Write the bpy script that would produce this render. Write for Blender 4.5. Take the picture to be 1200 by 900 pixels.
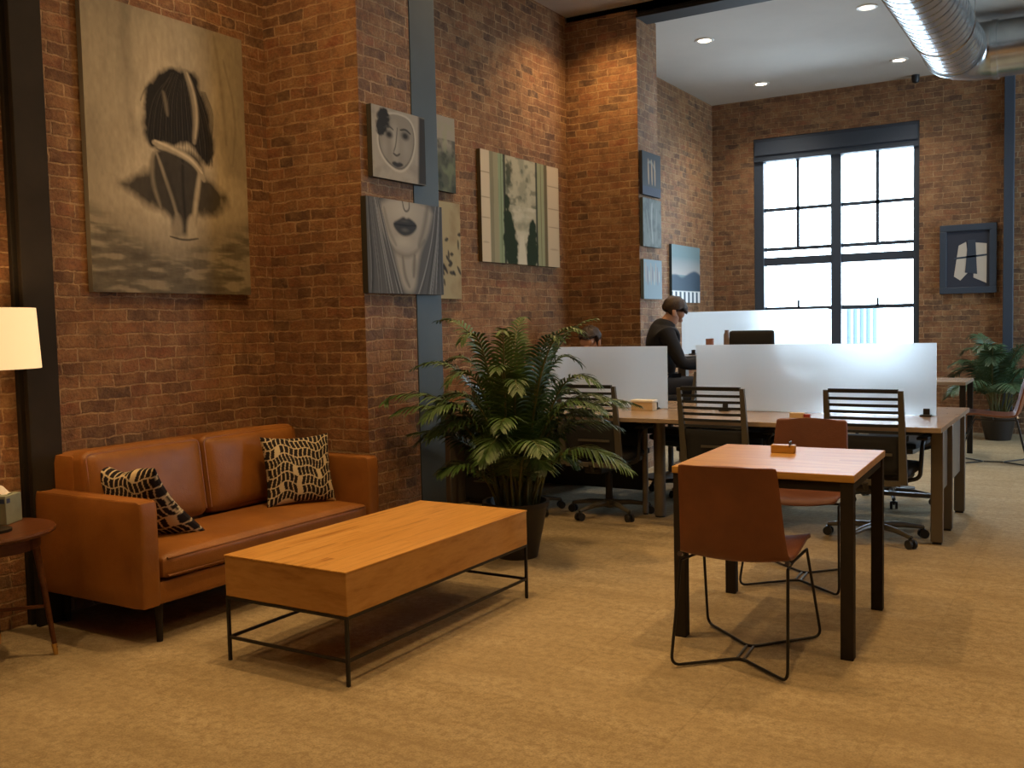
import bpy, bmesh, math, random
import numpy as np
from mathutils import Vector, Matrix
for o in list(bpy.data.objects): bpy.data.objects.remove(o)
SC = bpy.context.scene; COL = SC.collection
PI = math.pi
# ------------------------------------------------------------------ camera, world, exposure
CAM = (0.0, 0.0, 1.40)
cam = bpy.data.cameras.new('camera'); cam.sensor_width = 36.0; cam.lens = 1139.83/1200*36.0; cam.clip_end = 1500
camo = bpy.data.objects.new('camera', cam); COL.objects.link(camo)
R_ = Vector((0.85521834, 0.5177978, -0.02206893)); U_ = Vector((-0.01263274, 0.0633964, 0.99790847)); F_ = Vector((-0.5181139, 0.85315083, -0.06075897))
m = Matrix((R_, U_, -F_)).transposed().to_4x4(); m.translation = Vector(CAM); camo.matrix_world = m
SC.camera = camo
W = bpy.data.worlds.new('sky'); SC.world = W; W.use_nodes = True
bg = W.node_tree.nodes['Background']; bg.inputs[0].default_value = (0.72, 0.86, 1.0, 1); bg.inputs[1].default_value = 17.0
SC.view_settings.view_transform = 'Standard'; SC.view_settings.look = 'None'
SC.view_settings.exposure = 0.0; SC.view_settings.gamma = 1.0; SC.view_settings.use_curve_mapping = False
WARM = (1.0, 0.615, 0.26); NEUT = (1.0, 0.88, 0.74)
def light(name, typ, loc, energy, color, **k):
    l = bpy.data.lights.new(name, typ); l.energy = energy; l.color = color
    for a, b in k.items(): setattr(l, a, b)
    o = bpy.data.objects.new(name, l); COL.objects.link(o); o.location = loc; return o
NEAR_E, FAR_E = 165.0, 110.0
po = light('window_daylight_portal', 'AREA', (-2.9, 12.95, 2.3), 1, (1, 1, 1), shape='RECTANGLE', size=2.0, size_y=2.9)
po.data.cycles.is_portal = True
pr = light('added_window_daylight_portal', 'AREA', (4.45, 10.6, 2.3), 1, (1, 1, 1), shape='RECTANGLE', size=2.8, size_y=2.8)  # portal for the added side window
pr.data.cycles.is_portal = True; pr.rotation_euler = (PI/2, 0, PI/2)
po.rotation_euler = (-PI/2, 0, 0)

# ------------------------------------------------------------------ materials
MATS = {}
class NT:
    def __init__(s, name):
        s.m = bpy.data.materials.new(name); s.m.use_nodes = True; s.t = s.m.node_tree
        s.b = s.t.nodes['Principled BSDF']; s.out = s.t.nodes['Material Output']; MATS[name] = s.m
    def n(s, typ, **k):
        nd = s.t.nodes.new('ShaderNode'+typ)
        for a, b in k.items():
            if a.startswith('i_'):
                key = a[2:]; key = int(key) if key.isdigit() else key.replace('_', ' ')
                v = b
                if isinstance(v, bpy.types.NodeSocket): s.t.links.new(v, nd.inputs[key])
                else: nd.inputs[key].default_value = v
            else: setattr(nd, a, b)
        return nd
    def l(s, a, b): s.t.links.new(a, b)
    def mix(s, fac, a, b, mode='MIX'):
        nd = s.t.nodes.new('ShaderNodeMix'); nd.data_type = 'RGBA'; nd.blend_type = mode
        for i, v in ((0, fac), (6, a), (7, b)):
            if isinstance(v, bpy.types.NodeSocket): s.l(v, nd.inputs[i])
            else: nd.inputs[i].default_value = (v if i == 0 else (*v, 1) if len(v) == 3 else v)
        return nd.outputs[2]
    def math(s, op, a, b=0.0):
        nd = s.t.nodes.new('ShaderNodeMath'); nd.operation = op
        for i, v in ((0, a), (1, b)):
            if isinstance(v, bpy.types.NodeSocket): s.l(v, nd.inputs[i])
            else: nd.inputs[i].default_value = v
        return nd.outputs[0]
    def ramp(s, fac, stops):
        nd = s.t.nodes.new('ShaderNodeValToRGB'); s.l(fac, nd.inputs[0]); e = nd.color_ramp.elements
        while len(e) < len(stops): e.new(0.5)
        for el, (p, c) in zip(e, stops): el.position = p; el.color = (*c, 1)
        return nd.outputs[0]
    def obj(s): return s.n('TexCoord').outputs['Object']
    def uv(s): return s.n('TexCoord').outputs['UV']
    def mapped(s, v, sc=(1,1,1), loc=(0,0,0)):
        return s.n('Mapping', i_0=v, i_1=loc, i_3=sc).outputs[0]
    def noise(s, v, scale, detail=3, rough=.5):
        return s.n('TexNoise', i_Vector=v, i_Scale=scale, i_Detail=detail, i_Roughness=rough).outputs[0]
    def bump(s, h, strength, dist=.01):
        nd = s.n('Bump', i_Strength=strength, i_Distance=dist, i_Height=h); s.l(nd.outputs[0], s.b.inputs['Normal'])
def plain(name, col, rough=.5, metal=0, noise=0, nscale=8, bump=0, bscale=80, spec=None, coat=0):
    t = NT(name); t.b.inputs['Base Color'].default_value = (*col, 1)
    t.b.inputs['Roughness'].default_value = rough; t.b.inputs['Metallic'].default_value = metal
    if spec is not None: t.b.inputs['Specular IOR Level'].default_value = spec
    if coat: t.b.inputs['Coat Weight'].default_value = coat
    if noise:
        f = t.noise(t.obj(), nscale, 4, .6)
        c = t.mix(t.ramp(f, [(.3, (0,0,0)), (.7, (1,1,1))]), tuple(x*(1-noise) for x in col), tuple(min(1, x*(1+noise)) for x in col))
        t.l(c, t.b.inputs['Base Color'])
    if bump: t.bump(t.noise(t.obj(), bscale, 3), bump, .004)
    return t.m
def emit(name, col, s):
    t = NT(name); t.b.inputs['Base Color'].default_value = (*col, 1)
    t.b.inputs['Emission Color'].default_value = (*col, 1); t.b.inputs['Emission Strength'].default_value = s; return t.m
def brick(name):
    t = NT(name); uv = t.uv()
    nz = t.n('TexNoise', i_Vector=uv, i_Scale=4.0, i_Detail=3.0)
    sub = t.n('VectorMath', operation='SUBTRACT'); t.l(nz.outputs['Color'], sub.inputs[0]); sub.inputs[1].default_value = (.5,.5,.5)
    sc = t.n('VectorMath', operation='SCALE'); t.l(sub.outputs[0], sc.inputs[0]); sc.inputs['Scale'].default_value = .040
    nz2 = t.n('TexNoise', i_Vector=uv, i_Scale=34.0, i_Detail=2.0)
    sub2 = t.n('VectorMath', operation='SUBTRACT'); t.l(nz2.outputs['Color'], sub2.inputs[0]); sub2.inputs[1].default_value = (.5,.5,.5)
    sc2 = t.n('VectorMath', operation='SCALE'); t.l(sub2.outputs[0], sc2.inputs[0]); sc2.inputs['Scale'].default_value = .017
    a1 = t.n('VectorMath', operation='ADD'); t.l(uv, a1.inputs[0]); t.l(sc.outputs[0], a1.inputs[1])
    a2 = t.n('VectorMath', operation='ADD'); t.l(a1.outputs[0], a2.inputs[0]); t.l(sc2.outputs[0], a2.inputs[1])
    br = t.n('TexBrick', offset=.5, offset_frequency=2, squash=.55, squash_frequency=6)
    t.l(a2.outputs[0], br.inputs['Vector'])
    for k, v in (('Color1', (0,0,0,1)), ('Color2', (1,1,1,1)), ('Mortar', (.5,.5,.5,1)), ('Scale', 1.0), ('Mortar Size', .0058), ('Mortar Smooth', .35), ('Bias', 0.0), ('Brick Width', .205), ('Row Height', .0663)):
        br.inputs[k].default_value = v
    bc = t.ramp(br.outputs['Color'], [(0.0, (.050,.030,.022)), (.13, (.120,.055,.024)), (.26, (.225,.092,.034)), (.5, (.300,.130,.046)), (.72, (.365,.170,.064)), (.88, (.28,.088,.034)), (1.0, (.42,.24,.105))])
    big = t.noise(uv, .8, 3, .6); mid = t.noise(uv, 11, 5, .7); fine = t.noise(uv, 60, 4, .7)
    bc = t.mix(t.ramp(mid, [(.40, (0,0,0)), (.72, (.85,.85,.85))]), bc, (.44,.265,.120), 'MIX')
    bc = t.mix(t.ramp(big, [(.3, (.0,.0,.0)), (.7, (.6,.6,.6))]), bc, (.18,.080,.035))
    bc = t.mix(t.ramp(fine, [(.3, (.55,.55,.55)), (.55, (0,0,0))]), bc, (.095,.045,.03))
    # mortar that fades where it is smeared or missing
    mo = t.mix(mid, (.30,.175,.085), (.58,.38,.20))
    fm = t.math('MULTIPLY', br.outputs['Fac'], t.ramp(t.noise(uv, 3.2, 3, .6), [(.32, (.35,.35,.35)), (.6, (1,1,1))]))
    c = t.mix(fm, bc, mo)
    sh = t.noise(uv, 7.0, 6, .75); c = t.mix(t.ramp(sh, [(.36, (.65,.65,.65)), (.52, (0,0,0))]), c, (.10,.045,.02)); c = t.mix(t.ramp(sh, [(.56, (0,0,0)), (.72, (.5,.5,.5))]), c, (.52,.32,.15))
    t.l(c, t.b.inputs['Base Color']); t.b.inputs['Roughness'].default_value = .82
    h = t.math('ADD', t.math('MULTIPLY', t.math('SUBTRACT', 1.0, br.outputs['Fac']), .8), t.math('MULTIPLY', mid, .7))
    h = t.math('ADD', h, t.math('MULTIPLY', fine, .35)); h = t.math('ADD', h, t.math('MULTIPLY', br.outputs['Color'], .35))
    t.bump(h, 1.0, .020); return t.m
def wood(name, c1, c2, c3, axis=1, plank=.115, rough=.42, length=.62, sc=None):
    t = NT(name); v = t.obj(); sep = t.n('SeparateXYZ', i_0=v)
    al = sep.outputs[axis]; ac = sep.outputs[1-axis]
    k = t.math('FLOOR', t.math('ADD', t.math('DIVIDE', ac, plank), .5))
    seg = t.math('FLOOR', t.math('ADD', t.math('ADD', t.math('DIVIDE', al, length), .5), t.math('MULTIPLY', k, .37)))
    cb = t.n('CombineXYZ', i_0=k, i_1=seg); wn = t.n('TexWhiteNoise', i_Vector=cb.outputs[0])
    s = [14, 14, 14]; s[axis] = 1.3
    if sc: s = list(sc)
    off = t.n('VectorMath', operation='ADD'); t.l(v, off.inputs[0]); t.l(wn.outputs['Color'], off.inputs[1])
    g = t.noise(t.mapped(off.outputs[0], tuple(s)), 1.6, 6, .65)
    g2 = t.noise(t.mapped(off.outputs[0], tuple(x*4 for x in s)), 2.2, 3, .6)
    col = t.ramp(g, [(.30, c3), (.42, c2), (.55, c1), (.68, c2), (.78, c3)])
    col = t.mix(t.math('MULTIPLY', wn.outputs['Value'], .65), col, c2)
    col = t.mix(t.math('MULTIPLY', g2, .3), col, c3)
    fr = t.math('FRACT', t.math('ADD', t.math('DIVIDE', ac, plank), .5))
    e = t.math('LESS_THAN', fr, .02)
    col = t.mix(t.math('MULTIPLY', e, .6), col, tuple(x*.4 for x in c3))
    t.l(col, t.b.inputs['Base Color']); t.b.inputs['Roughness'].default_value = rough; t.b.inputs['Specular IOR Level'].default_value = .28
    t.bump(g2, .15, .003); return t.m
def carpet(name):
    t = NT(name); v = t.uv()
    f = t.noise(v, 130, 2, .7); g = t.noise(t.mapped(v, (.5, 2.2, 1)), 2.6, 5, .65); h = t.noise(v, 28, 4, .7)
    c = t.ramp(g, [(.30, (.330,.255,.145)), (.5, (.430,.345,.205)), (.72, (.520,.430,.275))])
    c = t.mix(t.ramp(h, [(.38, (.75,.75,.75)), (.58, (0,0,0))]), c, (.27,.205,.118))
    c = t.mix(t.ramp(f, [(.3, (.6,.6,.6)), (.62, (0,0,0))]), c, (.20,.15,.085))
    # carpet tile seams
    br = t.n('TexBrick', offset=0.0); t.l(v, br.inputs['Vector'])
    for k, q in (('Scale', 1.0), ('Mortar Size', .004), ('Brick Width', .61), ('Row Height', .61), ('Color1', (0,0,0,1)), ('Color2', (1,1,1,1)), ('Mortar', (.5,.5,.5,1))): br.inputs[k].default_value = q
    c = t.mix(t.math('MULTIPLY', br.outputs['Color'], .13), c, (.52,.43,.28)); c = t.mix(t.math('MULTIPLY', br.outputs['Fac'], .10), c, (.1,.075,.045))
    t.l(c, t.b.inputs['Base Color']); t.b.inputs['Roughness'].default_value = .95; t.b.inputs['Specular IOR Level'].default_value = .15
    t.bump(f, .5, .006); return t.m
def leather(name, c1, c2, rough=.38, spec=.5):
    t = NT(name); v = t.obj(); g = t.noise(v, 3.2, 4, .6)
    c = t.ramp(g, [(.3, c2), (.7, c1)]); t.l(c, t.b.inputs['Base Color'])
    r = t.n('MapRange', i_0=t.noise(v, 9, 3)); r.inputs[3].default_value = rough-.08; r.inputs[4].default_value = rough+.1; t.l(r.outputs[0], t.b.inputs['Roughness'])
    t.b.inputs['Specular IOR Level'].default_value = spec
    t.bump(t.math('ADD', t.math('MULTIPLY', t.noise(v, 190, 2), .25), t.math('MULTIPLY', t.noise(v, 7, 4, .6), 1.0)), .35, .012); return t.m
def painted(name, rough=.6, bumpy=.2):
    t = NT(name); a = t.n('Attribute', attribute_name='Col'); t.l(a.outputs['Color'], t.b.inputs['Base Color'])
    t.b.inputs['Roughness'].default_value = rough; t.b.inputs['Specular IOR Level'].default_value = .12; t.bump(t.noise(t.obj(), 260, 2), bumpy, .002); return t.m
def frosted(name):
    t = NT(name); t.t.nodes.remove(t.b)
    rf = t.n('BsdfRefraction'); rf.inputs['Color'].default_value = (.97,.99,1.0,1); rf.inputs['Roughness'].default_value = .62; rf.inputs['IOR'].default_value = 1.14
    tr = t.n('BsdfTranslucent'); tr.inputs[0].default_value = (.90,.95,.97,1)
    df = t.n('BsdfDiffuse'); df.inputs[0].default_value = (.84,.90,.93,1)
    gl = t.n('BsdfGlossy'); gl.inputs[1].default_value = .35
    m1 = t.n('MixShader', i_0=.42); t.l(rf.outputs[0], m1.inputs[1]); t.l(tr.outputs[0], m1.inputs[2])
    m2 = t.n('MixShader', i_0=.07); t.l(m1.outputs[0], m2.inputs[1]); t.l(df.outputs[0], m2.inputs[2])
    m3 = t.n('MixShader', i_0=.04); t.l(m2.outputs[0], m3.inputs[1]); t.l(gl.outputs[0], m3.inputs[2])
    t.l(m3.outputs[0], t.out.inputs[0]); return t.m
def glass(name):
    t = NT(name); t.t.nodes.remove(t.b)
    tr = t.n('BsdfTransparent'); tr.inputs[0].default_value = (.93,.97,.99,1)
    gl = t.n('BsdfGlossy'); gl.inputs[1].default_value = .03
    fr = t.n('Fresnel'); fr.inputs[0].default_value = 1.45
    mx = t.n('MixShader'); t.l(fr.outputs[0], mx.inputs[0]); t.l(tr.outputs[0], mx.inputs[1]); t.l(gl.outputs[0], mx.inputs[2]); t.l(mx.outputs[0], t.out.inputs[0]); return t.m
def shade(name):
    t = NT(name); t.b.inputs['Base Color'].default_value = (.75,.62,.42,1); t.b.inputs['Roughness'].default_value = .9
    t.b.inputs['Emission Color'].default_value = (1.0,.70,.34,1); t.b.inputs['Emission Strength'].default_value = .78
    t.bump(t.noise(t.obj(), 300, 2), .1, .001); return t.m

M_BRICK = brick('old_red_brick'); M_CARPET = carpet('beige_carpet')
M_CEIL = plain('ceiling_paint', (.52,.49,.44), .85, noise=.05, nscale=1.5)
M_STEELBLUE = plain('blue_grey_painted_steel', (.050,.064,.064), .55, noise=.12, nscale=3)
M_STEELDARK = plain('dark_painted_steel', (.024,.019,.014), .7, noise=.2, nscale=4, spec=.2)
M_FRAME = plain('glare_blue_frame_paint', (.045,.062,.088), .42)  # veiling glare from the window is put into this bluish frame colour
M_BLACK = plain('black_plastic', (.018,.018,.019), .45)
M_BLACKFAB = plain('black_mesh_fabric', (.020,.022,.026), .9, bump=.4, bscale=400)
M_IRON = plain('blackened_iron', (.020,.018,.016), .45, .4)
M_CHGREY = plain('taupe_chair_metal', (.115,.108,.092), .42, .25)
M_LEG = plain('taupe_desk_metal', (.185,.163,.135), .40, .3, noise=.05, nscale=4)
M_GALV = plain('galvanised_duct', (.62,.66,.68), .26, .95, noise=.12, nscale=6, bump=.25, bscale=5)
M_CHROME = plain('polished_steel', (.75,.74,.72), .15, 1)
M_BRASS = plain('brass', (.65,.42,.16), .3, 1)
M_LEATH = leather('tan_leather', (.330,.130,.026), (.215,.080,.016), .40, .45)
M_LEATH2 = leather('saddle_leather', (.235,.082,.030), (.150,.050,.022), .42, .4)
M_LEATHB = leather('chair_back_leather', (.145,.052,.028), (.100,.036,.020), .5, .3)
M_WOODC = wood('mango_wood', (.760,.430,.130), (.620,.320,.082), (.300,.125,.030), 1, .115, .33)
M_WOODS = wood('mango_wood_side', (.62,.34,.105), (.47,.235,.062), (.25,.105,.030), 1, 50, .42, 50, (2.2,2.2,11))
M_WOODT = wood('pale_oak', (.57,.325,.080), (.48,.255,.058), (.34,.165,.036), 0, .10, .42, .5)
M_WALNUT = wood('walnut', (.145,.055,.022), (.10,.036,.015), (.055,.020,.009), 1, .4, .35, 2)
M_DESK = plain('grey_oak_laminate', (.37,.285,.215), .22, noise=.08, nscale=5, spec=.6)
M_BOX = plain('birch_box', (.62,.46,.28), .55, noise=.08)
M_FROST = frosted('frosted_glass'); M_GLASS = glass('window_glass')
M_PAINT = painted('canvas_paint'); M_PILLOW = painted('pillow_fabric', .95, .5)
M_LEAF = plain('palm_leaf', (.048,.098,.022), .42, noise=.45, nscale=7, spec=.5)
M_LEAF2 = plain('palm_leaf_cool', (.050,.105,.048), .45, noise=.4, nscale=7)
M_STEM = plain('palm_stem', (.120,.120,.035), .5, noise=.3, nscale=14)
M_SOIL = plain('dark_soil', (.022,.015,.010), .95, bump=1, bscale=60)
M_POT = plain('dark_plastic_pot', (.020,.015,.012), .45)
M_SHADE = shade('lamp_shade_linen')
M_TISSUE = plain('grey_green_card', (.26,.29,.22), .7, noise=.12, nscale=18); M_WHITE = plain('white_paper', (.85,.82,.76), .8); M_BLUEINK = plain('blue_print', (.03,.06,.16), .6)
M_SKIN = plain('skin', (.52,.30,.21), .55); M_HAIR = plain('dark_brown_hair', (.040,.024,.018), .6, bump=.8, bscale=90)
M_JACKET = plain('black_jacket_cloth', (.007,.008,.012), .9, bump=.3, bscale=60); M_TROUS = plain('dark_trousers', (.02,.022,.03), .9)
M_SHIRT = plain('grey_brown_shirt', (.13,.09,.08), .85)
M_CAN = emit('downlight_glow', (1.0,.82,.58), 14.0); M_WTRIM = plain('white_trim', (.75,.72,.66), .5)
M_TOWER = plain('pale_tower_glass', (.040,.072,.098), .5); M_TOWER2 = plain('pale_tower_pier', (.085,.10,.11), .6)
M_RED = plain('red_plastic', (.35,.05,.03), .5); M_PINK = plain('rose_ceramic', (.42,.22,.18), .4); M_BOTTLE = plain('brown_grey_bottle', (.22,.17,.15), .3)
M_SHOE = plain('shoe_black', (.01,.01,.01), .5)

# ------------------------------------------------------------------ mesh helpers
class MB:
    def __init__(s): s.v = []; s.f = []; s.mi = []
    def add(s, vs, fs, mi=0):
        k = len(s.v); s.v += [tuple(p) for p in vs]; s.f += [tuple(i+k for i in f) for f in fs]; s.mi += [mi]*len(fs); return s
    def box(s, x0, x1, y0, y1, z0, z1, mi=0, M=None):
        vs = [Vector((x, y, z)) for z in (z0, z1) for y in (y0, y1) for x in (x0, x1)]
        if M is not None: vs = [M @ p for p in vs]
        return s.add(vs, [(0,2,3,1), (4,5,7,6), (0,1,5,4), (2,6,7,3), (0,4,6,2), (1,3,7,5)], mi)
    def tube(s, path, r, n=10, closed=False, mi=0, caps=True):
        P = [Vector(p) for p in path]; N = len(P); rr = r if isinstance(r, (list, tuple)) else [r]*N
        tang = []
        for i in range(N):
            a = P[(i-1) % N] if (closed or i > 0) else P[i]; b = P[(i+1) % N] if (closed or i < N-1) else P[i]
            tang.append((b-a).normalized())
        up = Vector((0,0,1)) if abs(tang[0].z) < .9 else Vector((1,0,0)); nrm = tang[0].cross(up).normalized(); vs = []
        for i in range(N):
            nrm = (nrm - tang[i]*nrm.dot(tang[i])); nrm = nrm.normalized() if nrm.length > 1e-6 else tang[i].orthogonal().normalized()
            bi = tang[i].cross(nrm)
            for k in range(n):
                a = 2*PI*k/n; vs.append(P[i] + (nrm*math.cos(a)+bi*math.sin(a))*rr[i])
        fs = []
        for i in range(N if closed else N-1):
            j = (i+1) % N
            for k in range(n): fs.append((i*n+k, i*n+(k+1) % n, j*n+(k+1) % n, j*n+k))
        if caps and not closed: fs.append(tuple(range(n))[::-1]); fs.append(tuple((N-1)*n+k for k in range(n)))
        return s.add(vs, fs, mi)
    def cyl(s, p0, p1, r0, r1=None, n=24, mi=0): return s.tube([p0, p1], [r0, r0 if r1 is None else r1], n, mi=mi)
    def lathe(s, prof, c=(0,0,0), n=32, mi=0, capb=True, capt=True):
        vs = []; 
        for r, z in prof:
            for k in range(n): a = 2*PI*k/n; vs.append((c[0]+r*math.cos(a), c[1]+r*math.sin(a), c[2]+z))
        fs = []
        for i in range(len(prof)-1):
            for k in range(n): fs.append((i*n+k, i*n+(k+1) % n, (i+1)*n+(k+1) % n, (i+1)*n+k))
        if capb: fs.append(tuple(range(n))[::-1])
        if capt: fs.append(tuple((len(prof)-1)*n+k for k in range(n)))
        return s.add(vs, fs, mi)
    def grid(s, fn, nu, nv, mi=0, flip=False):
        vs = [fn(i/nu, j/nv) for j in range(nv+1) for i in range(nu+1)]; fs = []
        for j in range(nv):
            for i in range(nu):
                a = j*(nu+1)+i; q = (a, a+1, a+nu+2, a+nu+1); fs.append(q[::-1] if flip else q)
        return s.add(vs, fs, mi)
    def rbox(s, x0, x1, y0, y1, z0, z1, r=.02, bulge=(0,0,0), n=8, mi=0, M=None):
        c = Vector(((x0+x1)/2, (y0+y1)/2, (z0+z1)/2)); h = Vector(((x1-x0)/2, (y1-y0)/2, (z1-z0)/2))
        h = Vector([max(a, 1e-3) for a in h])
        def mp(p):
            q = Vector([p[i]*h[i] for i in range(3)]); rr = min(r, *h); inn = Vector([max(-(h[i]-rr), min(h[i]-rr, q[i])) for i in range(3)])
            d = q-inn; o = inn + (d.normalized()*rr if d.length > 1e-9 else Vector())
            for i in range(3):
                j, k = (i+1) % 3, (i+2) % 3
                o[i] += bulge[i]*p[i]*(1-p[j]**4)*(1-p[k]**4)
            o += c; return M @ o if M is not None else o
        def ax(t): # denser near the edges
            t = t*2-1; return math.copysign(abs(t)**.6, t) if t else 0
        for i in range(3):
            for sg in (-1, 1):
                j, k = (i+1) % 3, (i+2) % 3
                def fn(u, v):
                    p = [0,0,0]; p[i] = sg; p[j] = ax(u); p[k] = ax(v); return mp(p)
                s.grid(fn, n, n, mi, flip=(sg < 0))
        return s
def mk(name, mb, mats, parent=None, loc=None, bevel=0, angle=35, weld=True, seg=2, vcol=None, rot=None):
    me = bpy.data.meshes.new(name)
    me.from_pydata([tuple(p) for p in mb.v], [], mb.f)
    for mt in (mats if isinstance(mats, (list, tuple)) else [mats]): me.materials.append(mt)
    for p, i in zip(me.polygons, mb.mi): p.material_index = i
    if vcol is not None:
        at = me.color_attributes.new('Col', 'FLOAT_COLOR', 'POINT'); at.data.foreach_set('color', np.asarray(vcol, dtype=np.float32).ravel())
    uv = me.uv_layers.new(name='UVMap'); me.update()
    for p in me.polygons:
        nx, ny, nz = abs(p.normal.x), abs(p.normal.y), abs(p.normal.z)
        for li in p.loop_indices:
            c = me.vertices[me.loops[li].vertex_index].co
            uv.data[li].uv = (c.x, c.y) if nz >= nx and nz >= ny else ((c.y, c.z) if nx >= ny else (c.x, c.z))
    if weld and vcol is None and len(mb.v) < 60000:
        b = bmesh.new(); b.from_mesh(me); bmesh.ops.remove_doubles(b, verts=b.verts, dist=1e-5); bmesh.ops.recalc_face_normals(b, faces=b.faces); b.to_mesh(me); b.free()
    me.polygons.foreach_set('use_smooth', [True]*len(me.polygons)); me.set_sharp_from_angle(angle=math.radians(angle))
    o = bpy.data.objects.new(name, me); COL.objects.link(o)
    if parent: o.parent = parent
    if loc is not None: o.location = loc
    if rot is not None: o.rotation_euler = rot
    if bevel:
        bv = o.modifiers.new('bevel', 'BEVEL'); bv.width = bevel; bv.segments = seg; bv.limit_method = 'ANGLE'; bv.angle_limit = math.radians(40)
    return o
def tag(o, label, cat, group=None):
    o['label'] = label; o['category'] = cat
    if group: o['group'] = group
    return o
def thing(name, label, cat, loc=(0,0,0), rz=0, group=None):
    o = bpy.data.objects.new(name, None); COL.objects.link(o); o.location = loc; o.rotation_euler = (0,0,rz); o.empty_display_size = .1
    return tag(o, label, cat, group)
def struct(name, mb, mats, parent=None, **k):
    o = mk(name, mb, mats, parent, **k)
    if not parent: o['kind'] = 'structure'
    return o
def copy_tree(o, parent=None):
    c = o.copy(); COL.objects.link(c); c.parent = parent
    for ch in list(o.children): copy_tree(ch, c)
    return c
def dup(o, loc, rz, label, group=None):
    c = copy_tree(o); c.location = loc; c.rotation_euler = (0,0,rz); c['label'] = label
    if group: c['group'] = group
    return c
def arc(p0, p1, p2, n=6): # quadratic bend
    a, b, c = Vector(p0), Vector(p1), Vector(p2); return [(1-t)**2*a+2*t*(1-t)*b+t*t*c for t in [i/n for i in range(n+1)]]
def bend(pts, r=.03, n=4):
    P = [Vector(p) for p in pts]; out = [P[0]]
    for i in range(1, len(P)-1):
        a = (P[i-1]-P[i]); b = (P[i+1]-P[i]); q = min(r, a.length*.45, b.length*.45)
        out += arc(P[i]+a.normalized()*q, P[i], P[i]+b.normalized()*q, n)
    return out+[P[-1]]

# ------------------------------------------------------------------ the room
XW, XP, CEIL, CEIL2, YF = -4.44, -3.70, 4.33, 4.25, 12.66
YB, XR = -3.2, 4.2
struct('floor', MB().box(XW-.3, XR, YB, YF+.4, -.1, 0), M_CARPET)
struct('ceiling_near', MB().box(XW-.3, XR, YB, 8.46, CEIL, CEIL+.15), M_CEIL)
struct('ceiling_far', MB().box(XW-.3, XR, 8.46, YF+.4, CEIL2, CEIL2+.23), M_CEIL)
struct('wall_left', MB().box(XW-.35, XW, YB, 4.45, 0, CEIL), M_BRICK)
struct('wall_left_middle', MB().box(XW-.35, XW, 4.95, 8.435, 0, CEIL), M_BRICK)
struct('wall_left_far', MB().box(XW-.35, XW-.04, 8.90, YF+.35, 0, CEIL2), M_BRICK)
struct('wall_pier_near', MB().box(XW-.35, XP, 4.45, 4.95, 0, CEIL), M_BRICK)
struct('wall_pier_far', MB().box(XW-.35, XP, 8.435, 8.90, 0, CEIL2+.02), M_BRICK)
WX0, WX1, WZ0, WZ1 = -3.925, -1.90, .80, 3.74
fw = MB()
T = .35
fw.box(XW-.04, WX0, YF, YF+T, 0, CEIL2); fw.box(WX1, XR, YF, YF+T, 0, CEIL2)
fw.box(WX0, WX1, YF, YF+T, 0, WZ0); fw.box(WX0, WX1, YF, YF+T, WZ1, CEIL2)
struct('wall_far', fw, M_BRICK, weld=False)
struct('wall_right', MB().box(XR, XR+.2, YB, 9.2, 0, CEIL).box(XR, XR+.2, 12.0, YF+.35, 0, CEIL).box(XR, XR+.2, 9.2, 12.0, 0, .9).box(XR, XR+.2, 9.2, 12.0, 3.7, CEIL), M_BRICK, weld=False)
w = MB()
for y in (9.2, 10.56, 11.92): w.box(XR+.05, XR+.12, y, y+.08, .9, 3.7)
for z in (.9, 2.25, 3.62): w.box(XR+.05, XR+.12, 9.2, 12.0, z, z+.08)
win2 = struct('added_side_window', w, M_FRAME, weld=False)  # unseen side window, added to bring cool daylight to the far end
mk('pane', MB().box(XR+.08, XR+.086, 9.2, 12.0, .9, 3.7), M_GLASS, win2)
struct('wall_back', MB().box(XW-.3, XR+.2, YB-.2, YB, 0, CEIL), M_BRICK)
# window: painted frame with four sashes
y0 = YF+.06
w = MB()
w.box(WX0, WX0+.125, y0-.04, y0+.12, WZ0, WZ1); w.box(WX1-.07, WX1, y0-.04, y0+.12, WZ0, WZ1)
w.box(WX0, WX1, y0-.05, y0+.12, 3.435, WZ1); w.box(WX0, WX1, y0-.05, y0+.12, WZ0, WZ0+.09)
w.box(-2.945, -2.82, y0-.04, y0+.12, WZ0, WZ1)
w.box(WX0, WX1, y0-.02, y0+.10, 2.095, 2.20)
win = struct('window_1', w, M_FRAME, bevel=.008, weld=False)
lt = MB(); lt.box(WX0+.02, WX1-.02, y0-.075, y0-.05, 3.52, 3.70); lt.box(WX0+.02, WX1-.02, y0-.085, y0-.05, 3.44, 3.47)
mk('lintel_panel', lt, M_FRAME, win, bevel=.004, weld=False)
s = MB(); s.box(WX0-.03, WX1+.03, YF-.08, YF+.02, WZ0-.04, WZ0); mk('window_sill', s, M_FRAME, win, bevel=.006)
for xa, xb in ((-3.80, -2.945), (-2.82, -1.97)):
    xm = (xa+xb)/2
    b = MB(); b.box(xa, xb, y0+.02, y0+.05, 2.798, 2.842); b.box(xa, xb, y0+.01, y0+.05, 2.285, 2.330); b.box(xm-.019, xm+.019, y0+.02, y0+.05, 2.29, 3.44)
    mk('sash_bar', b, M_FRAME, win, weld=False)
    b = MB(); b.box(xa, xb, y0+.03, y0+.07, 1.505, 1.555); b.box(xm-.014, xm+.014, y0+.03, y0+.06, 1.53, 1.64); b.box(xa, xb, y0+.03, y0+.07, WZ0+.09, WZ0+.13)
    mk('sash_bar', b, M_FRAME, win, weld=False)
    for za, zb in ((WZ0+.09, 2.095), (2.20, 3.435)):
        mk('pane', MB().box(xa, xb, y0+.052, y0+.058, za, zb), M_GLASS, win)
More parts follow.
